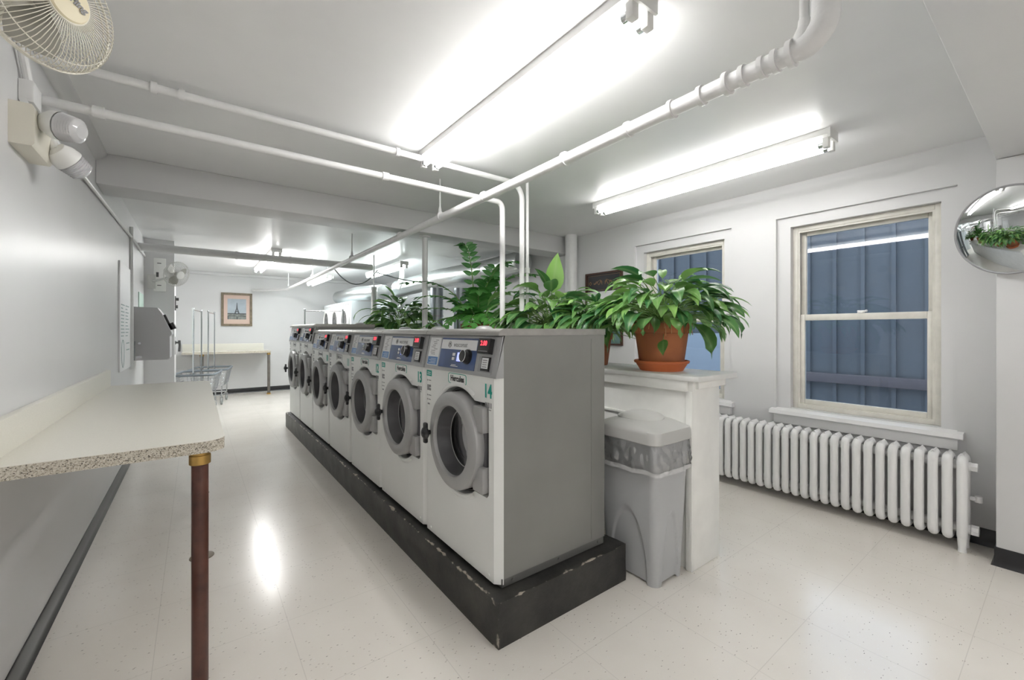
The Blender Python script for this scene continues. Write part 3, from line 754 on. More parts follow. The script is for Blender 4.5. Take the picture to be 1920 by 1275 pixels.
for k in range(91):
    z = .74*k/90; ring = []
    for (x,y) in binring(z):
        lx, ly = x-BX, y-BY; dx = dy = 0
        f = z/.74; hx, hy = .120+.035*f, .165+.025*f
        def inside(a, wd):
            u = abs(a)/wd
            if u >= 1: return 0
            top = .37*math.sqrt(1-u*u); return max(0, min(1, (top-z)/.03))*min(1,(1-u)/.12)
        if abs(lx) > hx-.012: dx = -math.copysign(.011, lx)*inside(ly, .115)
        elif abs(ly) > hy-.012: dy = -math.copysign(.011, ly)*inside(lx, .07)
        zz = z
        if k == 0: zz = .0
        ring.append((x+dx, y+dy, zz + (abs(dx+dy)*1.1 if z < .02 else 0)))
    rings.append(ring)
q = MB(); q.rings(rings, True, True, False)
q.build('bin_body', bin_m, t, ang=50)
# lid
rings = []
for z, g, r in ((.715,.007,.045),(.72,.013,.05),(.765,.013,.05),(.778,.009,.05)):
    rings.append([(x,y,z) for x,y in dense(rrect(BX,BY,.155+g,.19+g,r),120)])
for s_ in (.93,.82,.68,.5,.3,.12):
    ring = []
    for x,y in dense(rrect(BX,BY,.164,.199,.05),120):
        lx, ly = (x-BX)*s_, (y-BY)*s_
        z = .780 + .045*(1-(ly/.199)**2)**1 * (1-.55*(lx/.164)**2) * min(1,(1-s_)*6) 
        ring.append((BX+lx, BY+ly, z))
    rings.append(ring)
q = MB(); q.rings(rings, True, False, True); ld = q.build('bin_lid', lid_m, t, ang=40)
rings = []
for s_, dz in ((1.,-.004),(1.,.006),(.9,.012),(.6,.019),(.25,.022)):
    ring = []
    for k in range(48):
        a = 2*PI*k/48; lx = .115*math.cos(a)*s_; ly = .125*math.sin(a)*s_
        z = .780+.045*(1-(ly/.199)**2)*(1-.55*(lx/.164)**2)+dz*.8 + .05*max(0,lx+.02)
        ring.append((BX+lx+.01, BY+ly+.02, z))
    rings.append(ring)
q = MB(); q.rings(rings, True, False, True); q.build('swing_flap', lid_m, ld)
# bag folded over the rim
rn = random.Random(4); rings = []
from mathutils import noise as mn
for k in range(22):
    z = .728 - .165*k/21; ring = []
    for i, (x,y) in enumerate(binring(.70, 180)):
        d = Vector((x-BX, y-BY, 0)).normalized()
        amp = .006+.022*math.sin(PI*k/21)
        o = .006 + amp*(abs(mn.noise(Vector((x*22, y*22, z*9)))) + .5*abs(mn.noise(Vector((x*60,y*60,z*40)))))
        o += .004*(k/21)
        ring.append((x+d.x*o, y+d.y*o, z + .02*mn.noise(Vector((x*9,y*9,3)))*(k/21)))
    rings.append(ring)
q = MB(); q.rings(rings, True, False, False); 
t = q.build('bin_liner', liner_m, ang=80); tag(t, 'clear plastic bag folded over the rim of the grey waste bin', 'bin liner')
hem = rings[-4:]
q = MB(); q.rings([[ (x+(x-BX)*.012, y+(y-BY)*.012, z) for x,y,z in r] for r in hem], True, False, False); q.build('hem', linerh_m, t, ang=80)
# hose coil behind the end machine
pts = [(1.72+.03*math.cos(a*.9), 1.62+.06*math.sin(a), .30+.011*a) for a in [i*.45 for i in range(70)]]
pts = [(max(1.695,x),y,z) for x,y,z in pts]
tag(MB().tube([(1.715,1.53,.2)]+pts+[(1.70,1.62,.95)], .009, 7).build('drain_hose', pipe_m), 'pale ribbed hose coiled in the gap behind the nearest machine', 'hose')
# ------------------------------------------------------------------ radiator
RX = 3.6
t = thing('radiator', (RX, .4, 0), 'long white cast-iron column radiator under the windows', 'radiator')
PT = .0611; NS = 31
def section(y, foot):
    q = MB(); z0, z1 = .075, .535
    path = arc((RX-.05,y,z1),(-1,0,0),(0,0,1),.022,0,PI/2,4) 
    loop = []
    x0, x1, r = RX-.052, RX+.052, .03
    for cx, cz, a0 in ((x0+r,z1-r,PI),(x1-r,z1-r,PI/2),(x1-r,z0+r,0),(x0+r,z0+r,-PI/2)):
        for i in range(6):
            a = a0 - PI/2*i/5; loop.append((cx+r*math.cos(a), y, cz+r*math.sin(a)))
    q.tube(loop, .0238, 12, True)
    q.cyl((RX,y,z0),(RX,y,z1),.013,n=10)
    q.box(RX-.03,RX+.03,y-.006,y+.006,z0,z0+.09); q.box(RX-.03,RX+.03,y-.006,y+.006,z1-.09,z1)
    for zz in (z0+.05, z1-.045): q.cyl((RX,y-PT/2,zz),(RX,y+PT/2,zz),.027,n=14)
    # top ridge
    q.prism([(y-.014,z1+.012),(y,z1+.030),(y+.014,z1+.012)], 'x', RX-.045, RX+.055)
    s_ = q.build('section', radi_m, t)
    if foot:
        q = MB()
        for xx in (RX-.05, RX+.05): q.lathe([(.0215,.12),(.021,.06),(.017,.02),(.019,0)], (xx,y,0), 'z', 14, False, True)
        q.build('leg', radi_m, t)
for k in range(NS): section(.392+PT*k, k in (0, NS-1))
q = MB(); q.cyl((RX,.365,.49),(RX,.335,.49),.026,n=6); q.cyl((RX,.36,.125),(RX,.33,.125),.03,n=8); q.build('end_plug', radi_m, t)
q = MB(); q.cyl((RX+.03,.37,.3),(RX+.03,.325,.3),.012); q.cyl((RX+.03,.335,.285),(RX+.03,.335,.32),.016); q.build('air_valve', radi_m, t)
# ------------------------------------------------------------------ counters
def counter(x0, x1, y0, y1, zt, label, legs, bs, corner, lm=None):
    """laminate worktop on pipe legs; corner: which corners are rounded"""
    t = thing('folding_counter', ((x0+x1)/2,(y0+y1)/2,0), label, 'counter', 'laminate folding counters')
    r = .07; pl = []
    for (cx,cy,sx,sy,a0,rd) in ((x1,y1,1,1,0,'fr' in corner),(x0,y1,-1,1,PI/2,'fl' in corner),(x0,y0,-1,-1,PI,'nl' in corner),(x1,y0,1,-1,1.5*PI,'nr' in corner)):
        if rd:
            for i in range(9):
                a = a0+PI/2*i/8; pl.append((cx-sx*r+r*math.cos(a), cy-sy*r+r*math.sin(a)))
        else: pl.append((cx,cy))
    q = MB(); q.prism(pl, 'z', zt-.042, zt-.0012); top = q.build('worktop', [lamedge_m], t, ang=50)
    q = MB(); q.prism(pl, 'z', zt-.0012, zt); q.build('top_sheet', laminate_m, top, ang=50)
    b = MB(); b.box(*bs, .003); b.build('backsplash', laminate_m, t)
    for lx, ly in legs:
        l = MB(); l.cyl((lx,ly,0),(lx,ly,zt-.042),.026,n=20); lg = l.build('leg', lm or rust_m, t)
        q = MB(); q.lathe([(.030,zt-.085),(.033,zt-.083),(.033,zt-.052),(.029,zt-.05),(.029,zt-.042)], (lx,ly,0),'z',20); q.build('brass_collar', brass_m, lg)
        if lm: q = MB(); q.lathe([(.027,.03),(.034,.028),(.036,.004),(.05,0)], (lx,ly,0),'z',20); q.build('foot_flange', brass_m, lg)
    return t
counter(XL+.002, .09, 1.885, 4.19, .88, 'speckled beige counter fixed to the left wall on a brown pipe leg with brass collar', [(.014,1.915),(.014,4.02)], (XL+.001,XL+.028,1.885,4.17,.8795,.998), ('nr','fr'))
counter(-.2, 1.23, 9.72, YF-.002, .88, 'long beige counter against the far wall under the framed tower picture', [(1.19,9.79),(.10,9.86)], (-.2,1.15,YF-.03,YF-.001,.8795,1.02), ('nr',), legdark_m)
for x, y, r, lab in ((.03,2.97,.058,'round brass cover plate set in the floor beside the brown pipe leg'),(.06,4.12,.03,'small round cover plate in the floor further along the aisle')):
    q = MB(); q.lathe([(r,0),(r,.002),(r*.9,.004),(r*.3,.0045),(.0005,.0045)], (x,y,0), 'z', 28); tag(q.build('floor_plate', pbr('plate_metal',(.17,.14,.10),.5,metal=.2) if 'plate_metal' not in MATS else MATS['plate_metal']), lab, 'floor plate')
# ------------------------------------------------------------------ plants
def leaf(bm, tl, rl, base, d, up, L, Wd, droop, tint, fold=.25, n=7, tipw=1.0, twist=0.):
    """blade along d, bending towards -z by droop radians in all"""
    d = Vector(d).normalized(); p = Vector(base); up = Vector(up)
    rows = []
    for i in range(n+1):
        s = i/n
        side = d.cross(up)
        side = side.normalized() if side.length > 1e-4 else Vector((1,0,0))
        nn = side.cross(d).normalized()
        wd = Wd*.5*(math.sin(PI*min(1, s**.75)))**.85*(1-.25*s) if 0 < s < 1 else .0006
        rows.append((p.copy(), side, nn, wd))
        # bend towards gravity
        k = droop/n*(.4+1.2*s)
        ax = d.cross(Vector((0,0,-1)))
        if ax.length > 1e-3: d = (Matrix.Rotation(k, 3, ax.normalized()) @ d)
        p = p + d*(L/n)
        if twist: up = Matrix.Rotation(twist/n, 3, d) @ up
    V = []
    for p, side, nn, wd in rows:
        r = []
        for u in (-1,-.5,0,.5,1):
            q = p + side*(wd*u) + nn*(wd*fold*(abs(u)**1.3) + .0)
            v = bm.verts.new(q); v[tl] = max(0, min(1, tint + .10*(abs(u)-.5))); v[rl] = 1-abs(u); r.append(v)
        V.append(r)
    for a, b in zip(V, V[1:]):
        for i in range(4): bm.faces.new((a[i],a[i+1],b[i+1],b[i]))
def finish(bm, name, mat, parent):
    me = bpy.data.meshes.new(name); bmesh.ops.translate(bm, verts=bm.verts, vec=-ORG[parent]); bm.to_mesh(me); bm.free()
    me.materials.append(mat); me.polygons.foreach_set('use_smooth', [True]*len(me.polygons))
    o = bpy.data.objects.new(name, me); C.objects.link(o); o.parent = parent; ORG[o] = ORG[parent]; return o
def pot(t, x, y, z, rt, rb, h, name='pot', mat=None):
    q = MB()
    lip = h*.22
    q.lathe([(rb*.6,.0),(rb,0),(rb+.003,.006),(rt*.93,h-lip),(rt,h-lip+.004),(rt+.004,h-.008),(rt,h),(rt-.016,h),(rt-.022,h-.03),(rb*.9,.02),(.001,.018)], (x,y,z), 'z', 40)
    q.build(name, mat or pot_m, t)
    q = MB(); q.lathe([(rt-.02,h-.035),(rt*.5,h-.028),(.001,h-.024)], (x,y,z), 'z', 24); q.build('soil', soil_m, t)
def lily(name, x, y, z, rt, rb, h, label, n, spread, height, Lr, Wr, seed, feature=(), bias=(0,0), lowcut=None, droopmul=1.0):
    rnd = random.Random(seed)
    t = thing(name, (x,y,z), label, 'potted plant', 'potted plants on the white ledge')
    pot(t, x, y, z, rt, rb, h)
    bm = bmesh.new(); tl = bm.verts.layers.float.new('tint'); rl = bm.verts.layers.float.new('rib')
    st = MB(); zt = z+h-.02
    def one(ang, reach, top, L, Wd, droop, tint, out_elev):
        b = Vector((x+rnd.uniform(-1,1)*rt*.5, y+rnd.uniform(-1,1)*rt*.5, zt))
        dirv = Vector((math.cos(ang), math.sin(ang), 0))
        tip = Vector((x+bias[0],y+bias[1],zt)) + dirv*reach + Vector((0,0,top))
        mid = b.lerp(tip,.45) + Vector((0,0,.18*abs(top)+.05)) - dirv*reach*.12
        pts = []
        for i in range(7):
            s = i/6; pts.append(b*(1-s)**2 + mid*2*s*(1-s) + tip*s*s)
        st.tube(pts, [.0034,.003,.0028,.0026,.0024,.0022,.002], 5)
        d = (pts[-1]-pts[-2]).normalized()
        d = (d*.6 + dirv*math.cos(out_elev)*.7 + Vector((0,0,math.sin(out_elev)*.7))).normalized()
        up = Vector((rnd.uniform(-.25,.25), rnd.uniform(-.25,.25), 1)) - dirv*.3
        leaf(bm, tl, rl, tip, d, up, L, Wd, droop, tint, fold=rnd.uniform(.12,.4), twist=rnd.uniform(-.5,.5))
    for k in range(n):
        ang = 2*PI*(k*.381966) + rnd.uniform(-.3,.3)
        f = rnd.random()
        reach = spread*(.12 + .62*math.sqrt(f)); top = height*(1-.85*f**1.2)*rnd.uniform(.55,1.) 
        one(ang, reach, top, rnd.uniform(*Lr), rnd.uniform(*Wr), rnd.uniform(.9,1.9)*droopmul*(.6+.6*f), rnd.choice((.0,.05,.12,.2,.3,.42,.55,.7,1.)), rnd.uniform(-.2,.5)*(1-f)+.1)
    for (ang, reach, top, L, Wd, droop, tint, el) in feature: one(ang, reach, top, L, Wd, droop, tint, el)
    st.build('stalks', stem_m, t); finish(bm, 'foliage', leafA, t)
    return t, rnd
LZ = 1.04
# front plant, in a saucer
PX, PY = 2.275, 1.515
q = MB(); q.lathe([(.001,.0),(.122,0),(.126,.004),(.150,.044),(.158,.046),(.162,.058),(.155,.062),(.146,.052),(.124,.010),(.001,.008)], (PX,PY,LZ), 'z', 44)
tag(q.build('plant_saucer', saucer_m), 'bright orange clay saucer on the ledge under the largest pot', 'saucer')
def ang_to(right, fwd): # direction in the room from camera-like right / forward amounts
    return math.atan2(right*-.6+fwd*.8, right*.8+fwd*.6)
feats = []
R_ = ang_to(1,-.25); Lf = ang_to(-1,-.25); Fr = ang_to(0,-1)
for k in range(9): feats.append((R_+(-.5+.13*k), .17+.022*k, .16-.02*k, .17, .05, 1.5, .3+.05*(k%4), .1))
feats += [(ang_to(.6,-.8), .21, .015, .24, .105, 1.25, .3, -.8), (ang_to(.75,-.6), .23, .05, .19, .085, 1.2, .35, -.6),
          (ang_to(-.15,-1), .2, .075, .12, .075, 1.2, .95, -.7), (ang_to(.2,-1), .2, .10, .12, .07, 1.2, .55, -.7), (ang_to(-.3,-1), .205, -.075, .1, .07, .6, .5, -1.1),
          (ang_to(-.75,-.6), .21, .03, .13, .06, .8, .6, -.9), (ang_to(-.5,-.9), .2, .05, .13, .07, 1.1, .35, -.8),
          (Lf, .24, .14, .20, .09, 1.5, .5, .1), (Lf+.35, .30, .10, .18, .07, 1.5, .45, 0), (Lf-.4, .28, .08, .18, .08, 1.3, .55, 0), (Lf+.1, .33, .02, .16, .06, 1.0, .7, -.3),
          (ang_to(.1,.2), .06, .30, .16, .06, 1.2, .6, .7), (ang_to(-.4,.2), .12, .29, .13, .06, 1.3, .4, .5), (ang_to(.5,.3), .16, .30, .2, .06, 1.2, .7, .4), (ang_to(-.6,.1), .2, .27, .14, .05, 1.4, .4, .4)]
t, rnd = lily('potted_plant', PX, PY, LZ+.009, .165, .122, .275, 'big bushy peace lily in a large terracotta pot at the near end of the ledge', 180, .48, .31, (.14,.24), (.065,.105), 7, feats)
q = MB()
for k in range(40):
    a = rnd.uniform(0,2*PI); a2 = a+rnd.uniform(-.6,.6)
    q.tube([(PX+.10*math.cos(a),PY+.10*math.sin(a),LZ+.275),(PX+.16*math.cos(a2),PY+.16*math.sin(a2),LZ+.30),(PX+.178*math.cos(a2),PY+.178*math.sin(a2),LZ+.27-rnd.uniform(0,.06))], .0017, 4)
q.build('dry_stalks', straw_m, t)
lily('potted_plant', 2.27, 2.05, LZ, .125, .09, .225, 'leafy lily hanging low behind the nearest machine, beside the largest plant', 120, .36, .26, (.15,.22), (.05,.09), 21,
     [(ang_to(-.7,-.7), .26, .10, .2, .085, 1.3, .3, 0), (ang_to(-.9,-.3), .3, .05, .2, .07, 1.3, .5, 0), (ang_to(.9,-.3), .28, -.02, .17, .06, 1.2, .95, -.3), (ang_to(.8,-.6), .26, .02, .15, .06, 1.3, .9, -.3)])
lily('potted_plant', 2.27, 2.50, LZ, .13, .09, .225, 'lily with one tall bright upright leaf, beside the white drop pipes', 120, .46, .37, (.19,.29), (.085,.13), 33,
     [(ang_to(.25,-1), .02, .33, .32, .17, .15, 1.0, 1.4), (ang_to(-.3,-.5), .05, .36, .22, .10, .7, .15, 1.0), (ang_to(-.6,.1), .09, .34, .2, .08, 1.2, .4, .8), (ang_to(.8,0), .2, .36, .14, .05, 1.1, .5, .3),
      (ang_to(-1,-.1), .30, .24, .27, .12, 1.3, .45, .1), (ang_to(-1,-.4), .36, .12, .26, .11, 1.5, .4, 0), (ang_to(-.9,.2), .32, .32, .25, .11, 1.4, .5, .1)])
# tall plant with feathered fronds
def zz(x, y, z, label, fronds, seed):
    rnd = random.Random(seed)
    t = thing('potted_plant', (x,y,z), label, 'potted plant', 'potted plants on the white ledge')
    pot(t, x, y, z, .17, .12, .31)
    bm = bmesh.new(); tl = bm.verts.layers.float.new('tint'); rl = bm.verts.layers.float.new('rib'); st = MB()
    for (ang, reach, top, np_, ls, tint) in fronds:
        ls *= 1.08
        dv = Vector((math.cos(ang), math.sin(ang), 0)); b = Vector((x,y,z+.29))+dv*rnd.uniform(.01,.08)
        tip = b + dv*reach + Vector((0,0,top)); mid = b + dv*reach*.25 + Vector((0,0,max(top,.12)*.9+.12))
        pts = [b*(1-s)**2 + mid*2*s*(1-s) + tip*s*s for s in [i/14 for i in range(15)]]
        st.tube(pts, [.008-.0055*i/14 for i in range(15)], 6)
        for k in range(np_):
            s = .22+.78*k/(np_-1); u = s*14; i = min(13,int(u)); p = pts[i].lerp(pts[i+1], u-i); d = (pts[i+1]-pts[i]).normalized()
            sd = d.cross(Vector((0,0,1)))
            if abs(d.z) > .75 or sd.length < .2: sd = Vector((.8,-.6,0)) + Vector((rnd.uniform(-.2,.2),rnd.uniform(-.2,.2),0))
            sd.normalize(); up = sd.cross(d)
            for sg in (-1,1):
                dd = (sd*sg*.9 + d*.55 + Vector((0,0,rnd.uniform(-.15,.1)))).normalized()
                leaf(bm, tl, rl, p, dd, up+Vector((rnd.uniform(-.3,.3),rnd.uniform(-.3,.3),0)), ls*rnd.uniform(.85,1.1)*(1-.25*max(0,s-.75)/.25), ls*.50, .35, tint+rnd.uniform(-.12,.12), .12, 5)
        leaf(bm, tl, rl, pts[-1], (pts[-1]-pts[-2]), (.1,.1,1), ls, ls*.48, .1, tint, .12, 5)
    st.build('stalks', stem_m, t); finish(bm, 'foliage', leafB, t); return t
A = ang_to
zz(2.27, 3.60, LZ, 'tall dark plant with feathered upright fronds, between the column and the drop pipe', [
   (A(-.6,-.2), .12, .80, 11, .10, .35), (A(-1,.1), .66, .44, 11, .10, .15), (A(-1,-.2), .62, .14, 10, .11, .25), (A(-.9,-.4), .75, -.16, 9, .10, .25),
   (A(.6,.1), .25, .62, 11, .10, .3), (A(1,-.2), .48, .50, 10, .11, .55), (A(1,.3), .52, .34, 10, .11, .6), (A(.5,-.6), .30, .45, 10, .11, .45),
   (A(-.4,-1), .34, .16, 10, .12, .75), (A(-.1,-1), .40, -.02, 10, .12, .8), (A(.4,-1), .36, .04, 10, .12, .8), (A(.1,-.8), .2, .33, 9, .13, .65), (A(-.7,-.8), .36, .0, 10, .11, .75), (A(.8,-.7), .45, .0, 10, .12, .65), (A(.75,-.3), .38, .62, 12, .10, .45), (A(.9,.0), .55, .2, 11, .11, .5), (A(-.7,-.5), .55, .26, 11, .10, .2), (A(.2,.8), .3, .4, 10, .11, .3), (A(-.3,.8), .3, .35, 10, .11, .3)], 8)
lily('potted_plant', 2.27, 5.55, LZ, .16, .11, .25, 'small leafy plant at the far end of the ledge, left of the column', 150, .46, .42, (.20,.32), (.09,.14), 51,
     [(A(-1,-.1), .38, .30, .36, .055, 1.9, .1, .2), (A(-1,.2), .42, .22, .36, .055, 1.9, .1, .1), (A(-.9,-.4), .36, .14, .3, .06, 1.8, .4, 0), (A(-.3,0), .1, .46, .22, .11, .5, .6, 1.0), (A(.5,0), .2, .42, .24, .12, .9, .5, .6)])
# ------------------------------------------------------------------ convex mirror
MXp = Vector((3.36, .205, 1.80)); nrm = Vector((-.90,.42,-.16)).normalized()
t = bpy.data.objects.new('convex_mirror', None); C.objects.link(t); t.location = MXp
t.rotation_euler = nrm.to_track_quat('Z','Y').to_euler(); tag(t, 'round convex security mirror on the pillar reflecting the plants', 'mirror')
Rm, sag = .222, .034; Rs = (Rm*Rm+sag*sag)/(2*sag)
q = MB(); pr = []
for i in range(25):
    r = Rm*(1-i/24)+.0004; pr.append((r, math.sqrt(Rs*Rs-r*r)-(Rs-sag)))
q.lathe(pr, (0,0,0), 'z', 64); q.build('mirror_dome', mirror_m, t, ang=80)
q = MB(); q.tube([((Rm+.002)*math.cos(2*PI*i/64),(Rm+.002)*math.sin(2*PI*i/64),0) for i in range(64)], .0055, 8, True); q.build('rim', rim_m, t)
q = MB(); q.lathe([(Rm-.001,-.003),(Rm*.8,-.03),(Rm*.3,-.045),(.0005,-.046)], (0,0,0),'z',48); q.build('back_shell', white_m, t)
q = MB(); q.cyl((0,0,-.04),(0.0,-.02,-.16),.014); q.build('bracket', rim_m, t)
# ------------------------------------------------------------------ wall fans
def fan(loc, axis, R, arm_to, label, wires, badge_text, mats, arm_drop, wall_n=(1,0,0)):
    """cage centred on loc facing along axis; arm runs to arm_to on a wall"""
    loc = Vector(loc); ax = Vector(axis).normalized(); cm, bm_ = mats
    t = bpy.data.objects.new('wall_fan', None); C.objects.link(t); t.location = loc
    M = ax.to_track_quat('Z','Y').to_matrix().to_4x4(); t.rotation_euler = M.to_euler(); tag(t, label, 'fan', 'wall-mounted fans')
    inv = (Matrix.Translation(loc) @ M).inverted()
    f, b = .38*R, .34*R
    def fr(s): return R*(.30+.70*math.sin(s*PI/2)), f*math.cos(s*PI/2)**.9 if s < 1 else 0.
    q = MB(); wr = .0011 if R > .16 else .0014
    for k in range(wires):
        a = 2*PI*k/wires; ca, sa = math.cos(a), math.sin(a)
        q.tube([(fr(s)[0]*ca, fr(s)[0]*sa, fr(s)[1]) for s in (0,.25,.5,.7,.85,1)], wr, 4)
        a += PI/wires; ca, sa = math.cos(a+.0), math.sin(a)
        pts = []
        for s in (1,.8,.6,.35,0):
            an = a+.35*(1-s); pts.append((R*(.25+.75*math.sin(s*PI/2))*math.cos(an), R*(.25+.75*math.sin(s*PI/2))*math.sin(an), -b*math.cos(s*PI/2)))
        q.tube(pts, wr, 4)
    for rr, hh, w_ in ((R,0,.0036),(fr(.62)[0],fr(.62)[1]-.002,.0014),(R*.985,-.012,.002),(R*.9,-b*.5,.0014),(R*.62,-b*.85,.0014)):
        q.tube([(rr*math.cos(2*PI*i/48),rr*math.sin(2*PI*i/48),hh) for i in range(48)], w_, 5, True)
    q.build('cage', cm, t)
    q = MB(); q.lathe([(.31*R,f-.004),(.31*R,f+.004),(.29*R,f+.008),(.0005,f+.011)], (0,0,0),'z',36); bd = q.build('hub_badge', creamcap_m if R > .16 else white_m, t)
    q = MB(); q.tube([(.315*R*math.cos(2*PI*i/36),.315*R*math.sin(2*PI*i/36),f) for i in range(36)], .0035, 6, True); q.build('badge_ring', cm, bd)
    if badge_text:
        e = Vector((.8,-.6,0)); e = (e - ax*e.dot(ax)).normalized(); u = ax.cross(e)
        e2 = e*math.cos(-1.3)+u*math.sin(-1.3); u2 = ax.cross(e2)
        MM = inv @ frame_M(e2, u2, loc+ax*(f+.012)+u2*.004)
        text_obj('badge_lettering', badge_text, .145*R, MM, grey_ink, bd, .0008, shear=.3)
    # blades
    q = MB()
    for k in range(3):
        a0 = 2*PI*k/3+.4; rows = []
        for s in (0,.2,.4,.6,.8,1):
            r_ = R*(.16+.70*s); hw = (.30+.32*math.sin(PI*s**.8)*.9)
            rows.append([(r_*math.cos(a0+u*hw), r_*math.sin(a0+u*hw), -.01+.10*R*u) for u in (-1,-.5,0,.5,1)])
        q.rings(rows, close=False)
    q.lathe([(.17*R,-.05*R),(.17*R,.12*R),(.0005,.14*R)], (0,0,0),'z',20); q.build('blades', bm_, t)
    q = MB(); q.lathe([(.0005,-.34*R),(.26*R,-.36*R),(.34*R,-.5*R),(.33*R,-.9*R),(.22*R,-1.08*R),(.0005,-1.1*R)], (0,0,0),'z',28); q.build('motor', cm, t)
    p0 = Vector((0,0,-.7*R)); p3 = inv @ Vector(arm_to)
    pw = (Matrix.Translation(loc) @ M) @ p0
    mid = Vector((pw.x, pw.y, pw.z-arm_drop)); 
    q = MB(); q.tube([p0, inv@mid, inv@(mid.lerp(Vector(arm_to),.5)), p3], [.018,.018,.016,.018] if R > .16 else [.016,.016,.014,.016], 10); q.build('arm', cm, t)
    wn = Vector(wall_n); u = wn.cross(Vector((0,0,1)))
    q = MB(); c = Vector(arm_to); vs = []
    for dn in (.002, .03):
        for du, dz in ((-.04,-.09),(.04,-.09),(.04,.09),(-.04,.09)): vs.append(q.bm.verts.new(inv @ (c+wn*(dn-.004)+u*du+Vector((0,0,dz)))))
    for k in ((0,3,2,1),(4,5,6,7),(0,1,5,4),(1,2,6,5),(2,3,7,6),(3,0,4,7)): q.bm.faces.new([vs[i] for i in k])
    q.build('wall_bracket', cm, t)
    return t
fan((-.318,1.632,2.155), (.76,-.62,-.07), .168, (XL+.001,1.86,2.06), 'large cream wire-caged wall fan above the emergency light on the left wall', 84, 'Sterling', (cream_m, blade_m), .02)
fan((-.185,6.72,1.985), (.62,-.70,-.28), .155, (-.44,6.998,1.90), 'small wall fan at the far end of the left wall above the payment box', 40, None, (pbr('fan_grey',(.56,.56,.54),.45), blade_m), .07, (0,-1,0))
# switch plate behind the small fan
q = MB(); q.box(-.42,-.30,6.975,7.0,1.78,2.2,.004); q.mi = 1; q.box(-.385,-.345,6.972,6.98,2.13,2.14); q.box(-.385,-.345,6.972,6.98,1.85,1.86); q.box(-.395,-.37,6.97,6.98,1.96,2.02)
tag(q.build('switch_box', [white_m, iron_m]), 'tall white switch box on the wall behind the small fan', 'switch box')
# ------------------------------------------------------------------ emergency light
t = thing('emergency_light', (XL,2.3,2.0), 'white emergency light with two clear lamp heads high on the left wall', 'emergency light')
q = MB(); q.prism([(XL,1.93),(XL+.055,1.93),(XL+.062,1.94),(XL+.062,2.067),(XL+.055,2.077),(XL,2.077)],'y',2.2,2.44); q.build('case', cream_m, t)
q = MB(); q.tube([(XL+.02,2.34,2.075),(XL+.02,2.33,2.2),(XL+.02,2.2,2.35),(XL+.02,2.1,ZC)], .013, 10); q.box(XL,XL+.04,2.30,2.40,2.12,2.2,.004); q.build('feed_conduit', pipe_m, t)
for (c, ax, r) in (((XL+.115,2.25,2.035),(.88,-.42,-.2),.052),((XL+.105,2.42,1.965),(.6,.55,-.5),.050)):
    a = Vector(ax).normalized(); u = a.orthogonal().normalized(); w_ = a.cross(u); c = Vector(c)
    def ring(h, rr, n=20): return [c+a*h+(u*math.cos(2*PI*i/n)+w_*math.sin(2*PI*i/n))*rr for i in range(n)]
    q = MB(); q.rings([ring(-.05,.018),ring(-.045,.035),ring(-.02,r*.95),ring(.0,r),ring(.008,r)], True, True, False); q.cyl(c-a*.04, Vector((XL+.055,c.y+.02,2.04)), .016)
    hd = q.build('lamp_head', white_m, t)
    q = MB(); rs = []
    for i in range(15): rs.append(ring(.008+.004*i, r*(1.0 if i%2 else .90)*(1-.012*i)))
    rs.append(ring(.072,r*.5)); q.rings(rs, True, True, True); q.build('lens', lens_m, hd, ang=20)
# ------------------------------------------------------------------ pictures
def picture(label, P0, u, n, wd, h, fw, mats, draw):
    P0 = Vector(P0); u = Vector(u); n = Vector(n); up = Vector((0,0,1))
    t = thing('framed_picture', P0, label, 'picture', 'framed pictures')
    def slab(q, a0, a1, b0, b1, d0, d1):
        vs = [q.bm.verts.new(P0+u*a+up*b+n*d) for d in (d0,d1) for a,b in ((a0,b0),(a1,b0),(a1,b1),(a0,b1))]
        for k in ((0,3,2,1),(4,5,6,7),(0,1,5,4),(1,2,6,5),(2,3,7,6),(3,0,4,7)):
            f = q.bm.faces.new([vs[i] for i in k]); f.material_index = q.mi
    q = MB()
    for a in ((-wd/2,wd/2,-h/2,-h/2+fw),(-wd/2,wd/2,h/2-fw,h/2),(-wd/2,-wd/2+fw,-h/2+fw,h/2-fw),(wd/2-fw,wd/2,-h/2+fw,h/2-fw)): slab(q, *a, .001, .028)
    q.build('frame', mats[0], t, smooth=False)
    draw(t, slab, P0, u, n)
    return t
def draw_tower(t, slab, P0, u, n):
    up = Vector((0,0,1))
    q = MB(); slab(q,-.225,.225,-.295,.295,.001,.010); q.build('mount', mat_m, t, smooth=False)
    q = MB(); slab(q,-.16,.16,-.075,.215,.010,.012); q.mi = 1; slab(q,-.16,.16,-.2,-.075,.010,.012); q.mi = 2
    slab(q,-.16,.16,-.095,-.078,.012,.013); slab(q,-.16,-.02,-.14,-.128,.012,.013); slab(q,.02,.16,-.14,-.128,.012,.013); slab(q,-.16,-.145,-.2,-.14,.012,.013); slab(q,-.008,.01,-.2,-.14,.012,.013)
    def poly(pts):
        f = q.bm.faces.new([q.bm.verts.new(P0+u*a+up*b+n*.0135) for a,b in pts]); f.material_index = 2
    poly([(-.004,.14),(.004,.14),(.012,.02),(-.012,.02)])
    poly([(-.012,.02),(.002,.02),(-.022,-.08),(-.045,-.08)]); poly([(.012,.02),(-.002,.02),(.022,-.08),(.045,-.08)]); poly([(-.022,-.035),(.022,-.035),(.026,-.05),(-.026,-.05)])
    q.build('print', [sky_m, field_m, dark_m], t, smooth=False)
picture('brown framed picture of a tall tower on the far wall', (.68,YF,1.71), (1,0,0), (0,-1,0), .53, .67, .042, [frameb_m], draw_tower)
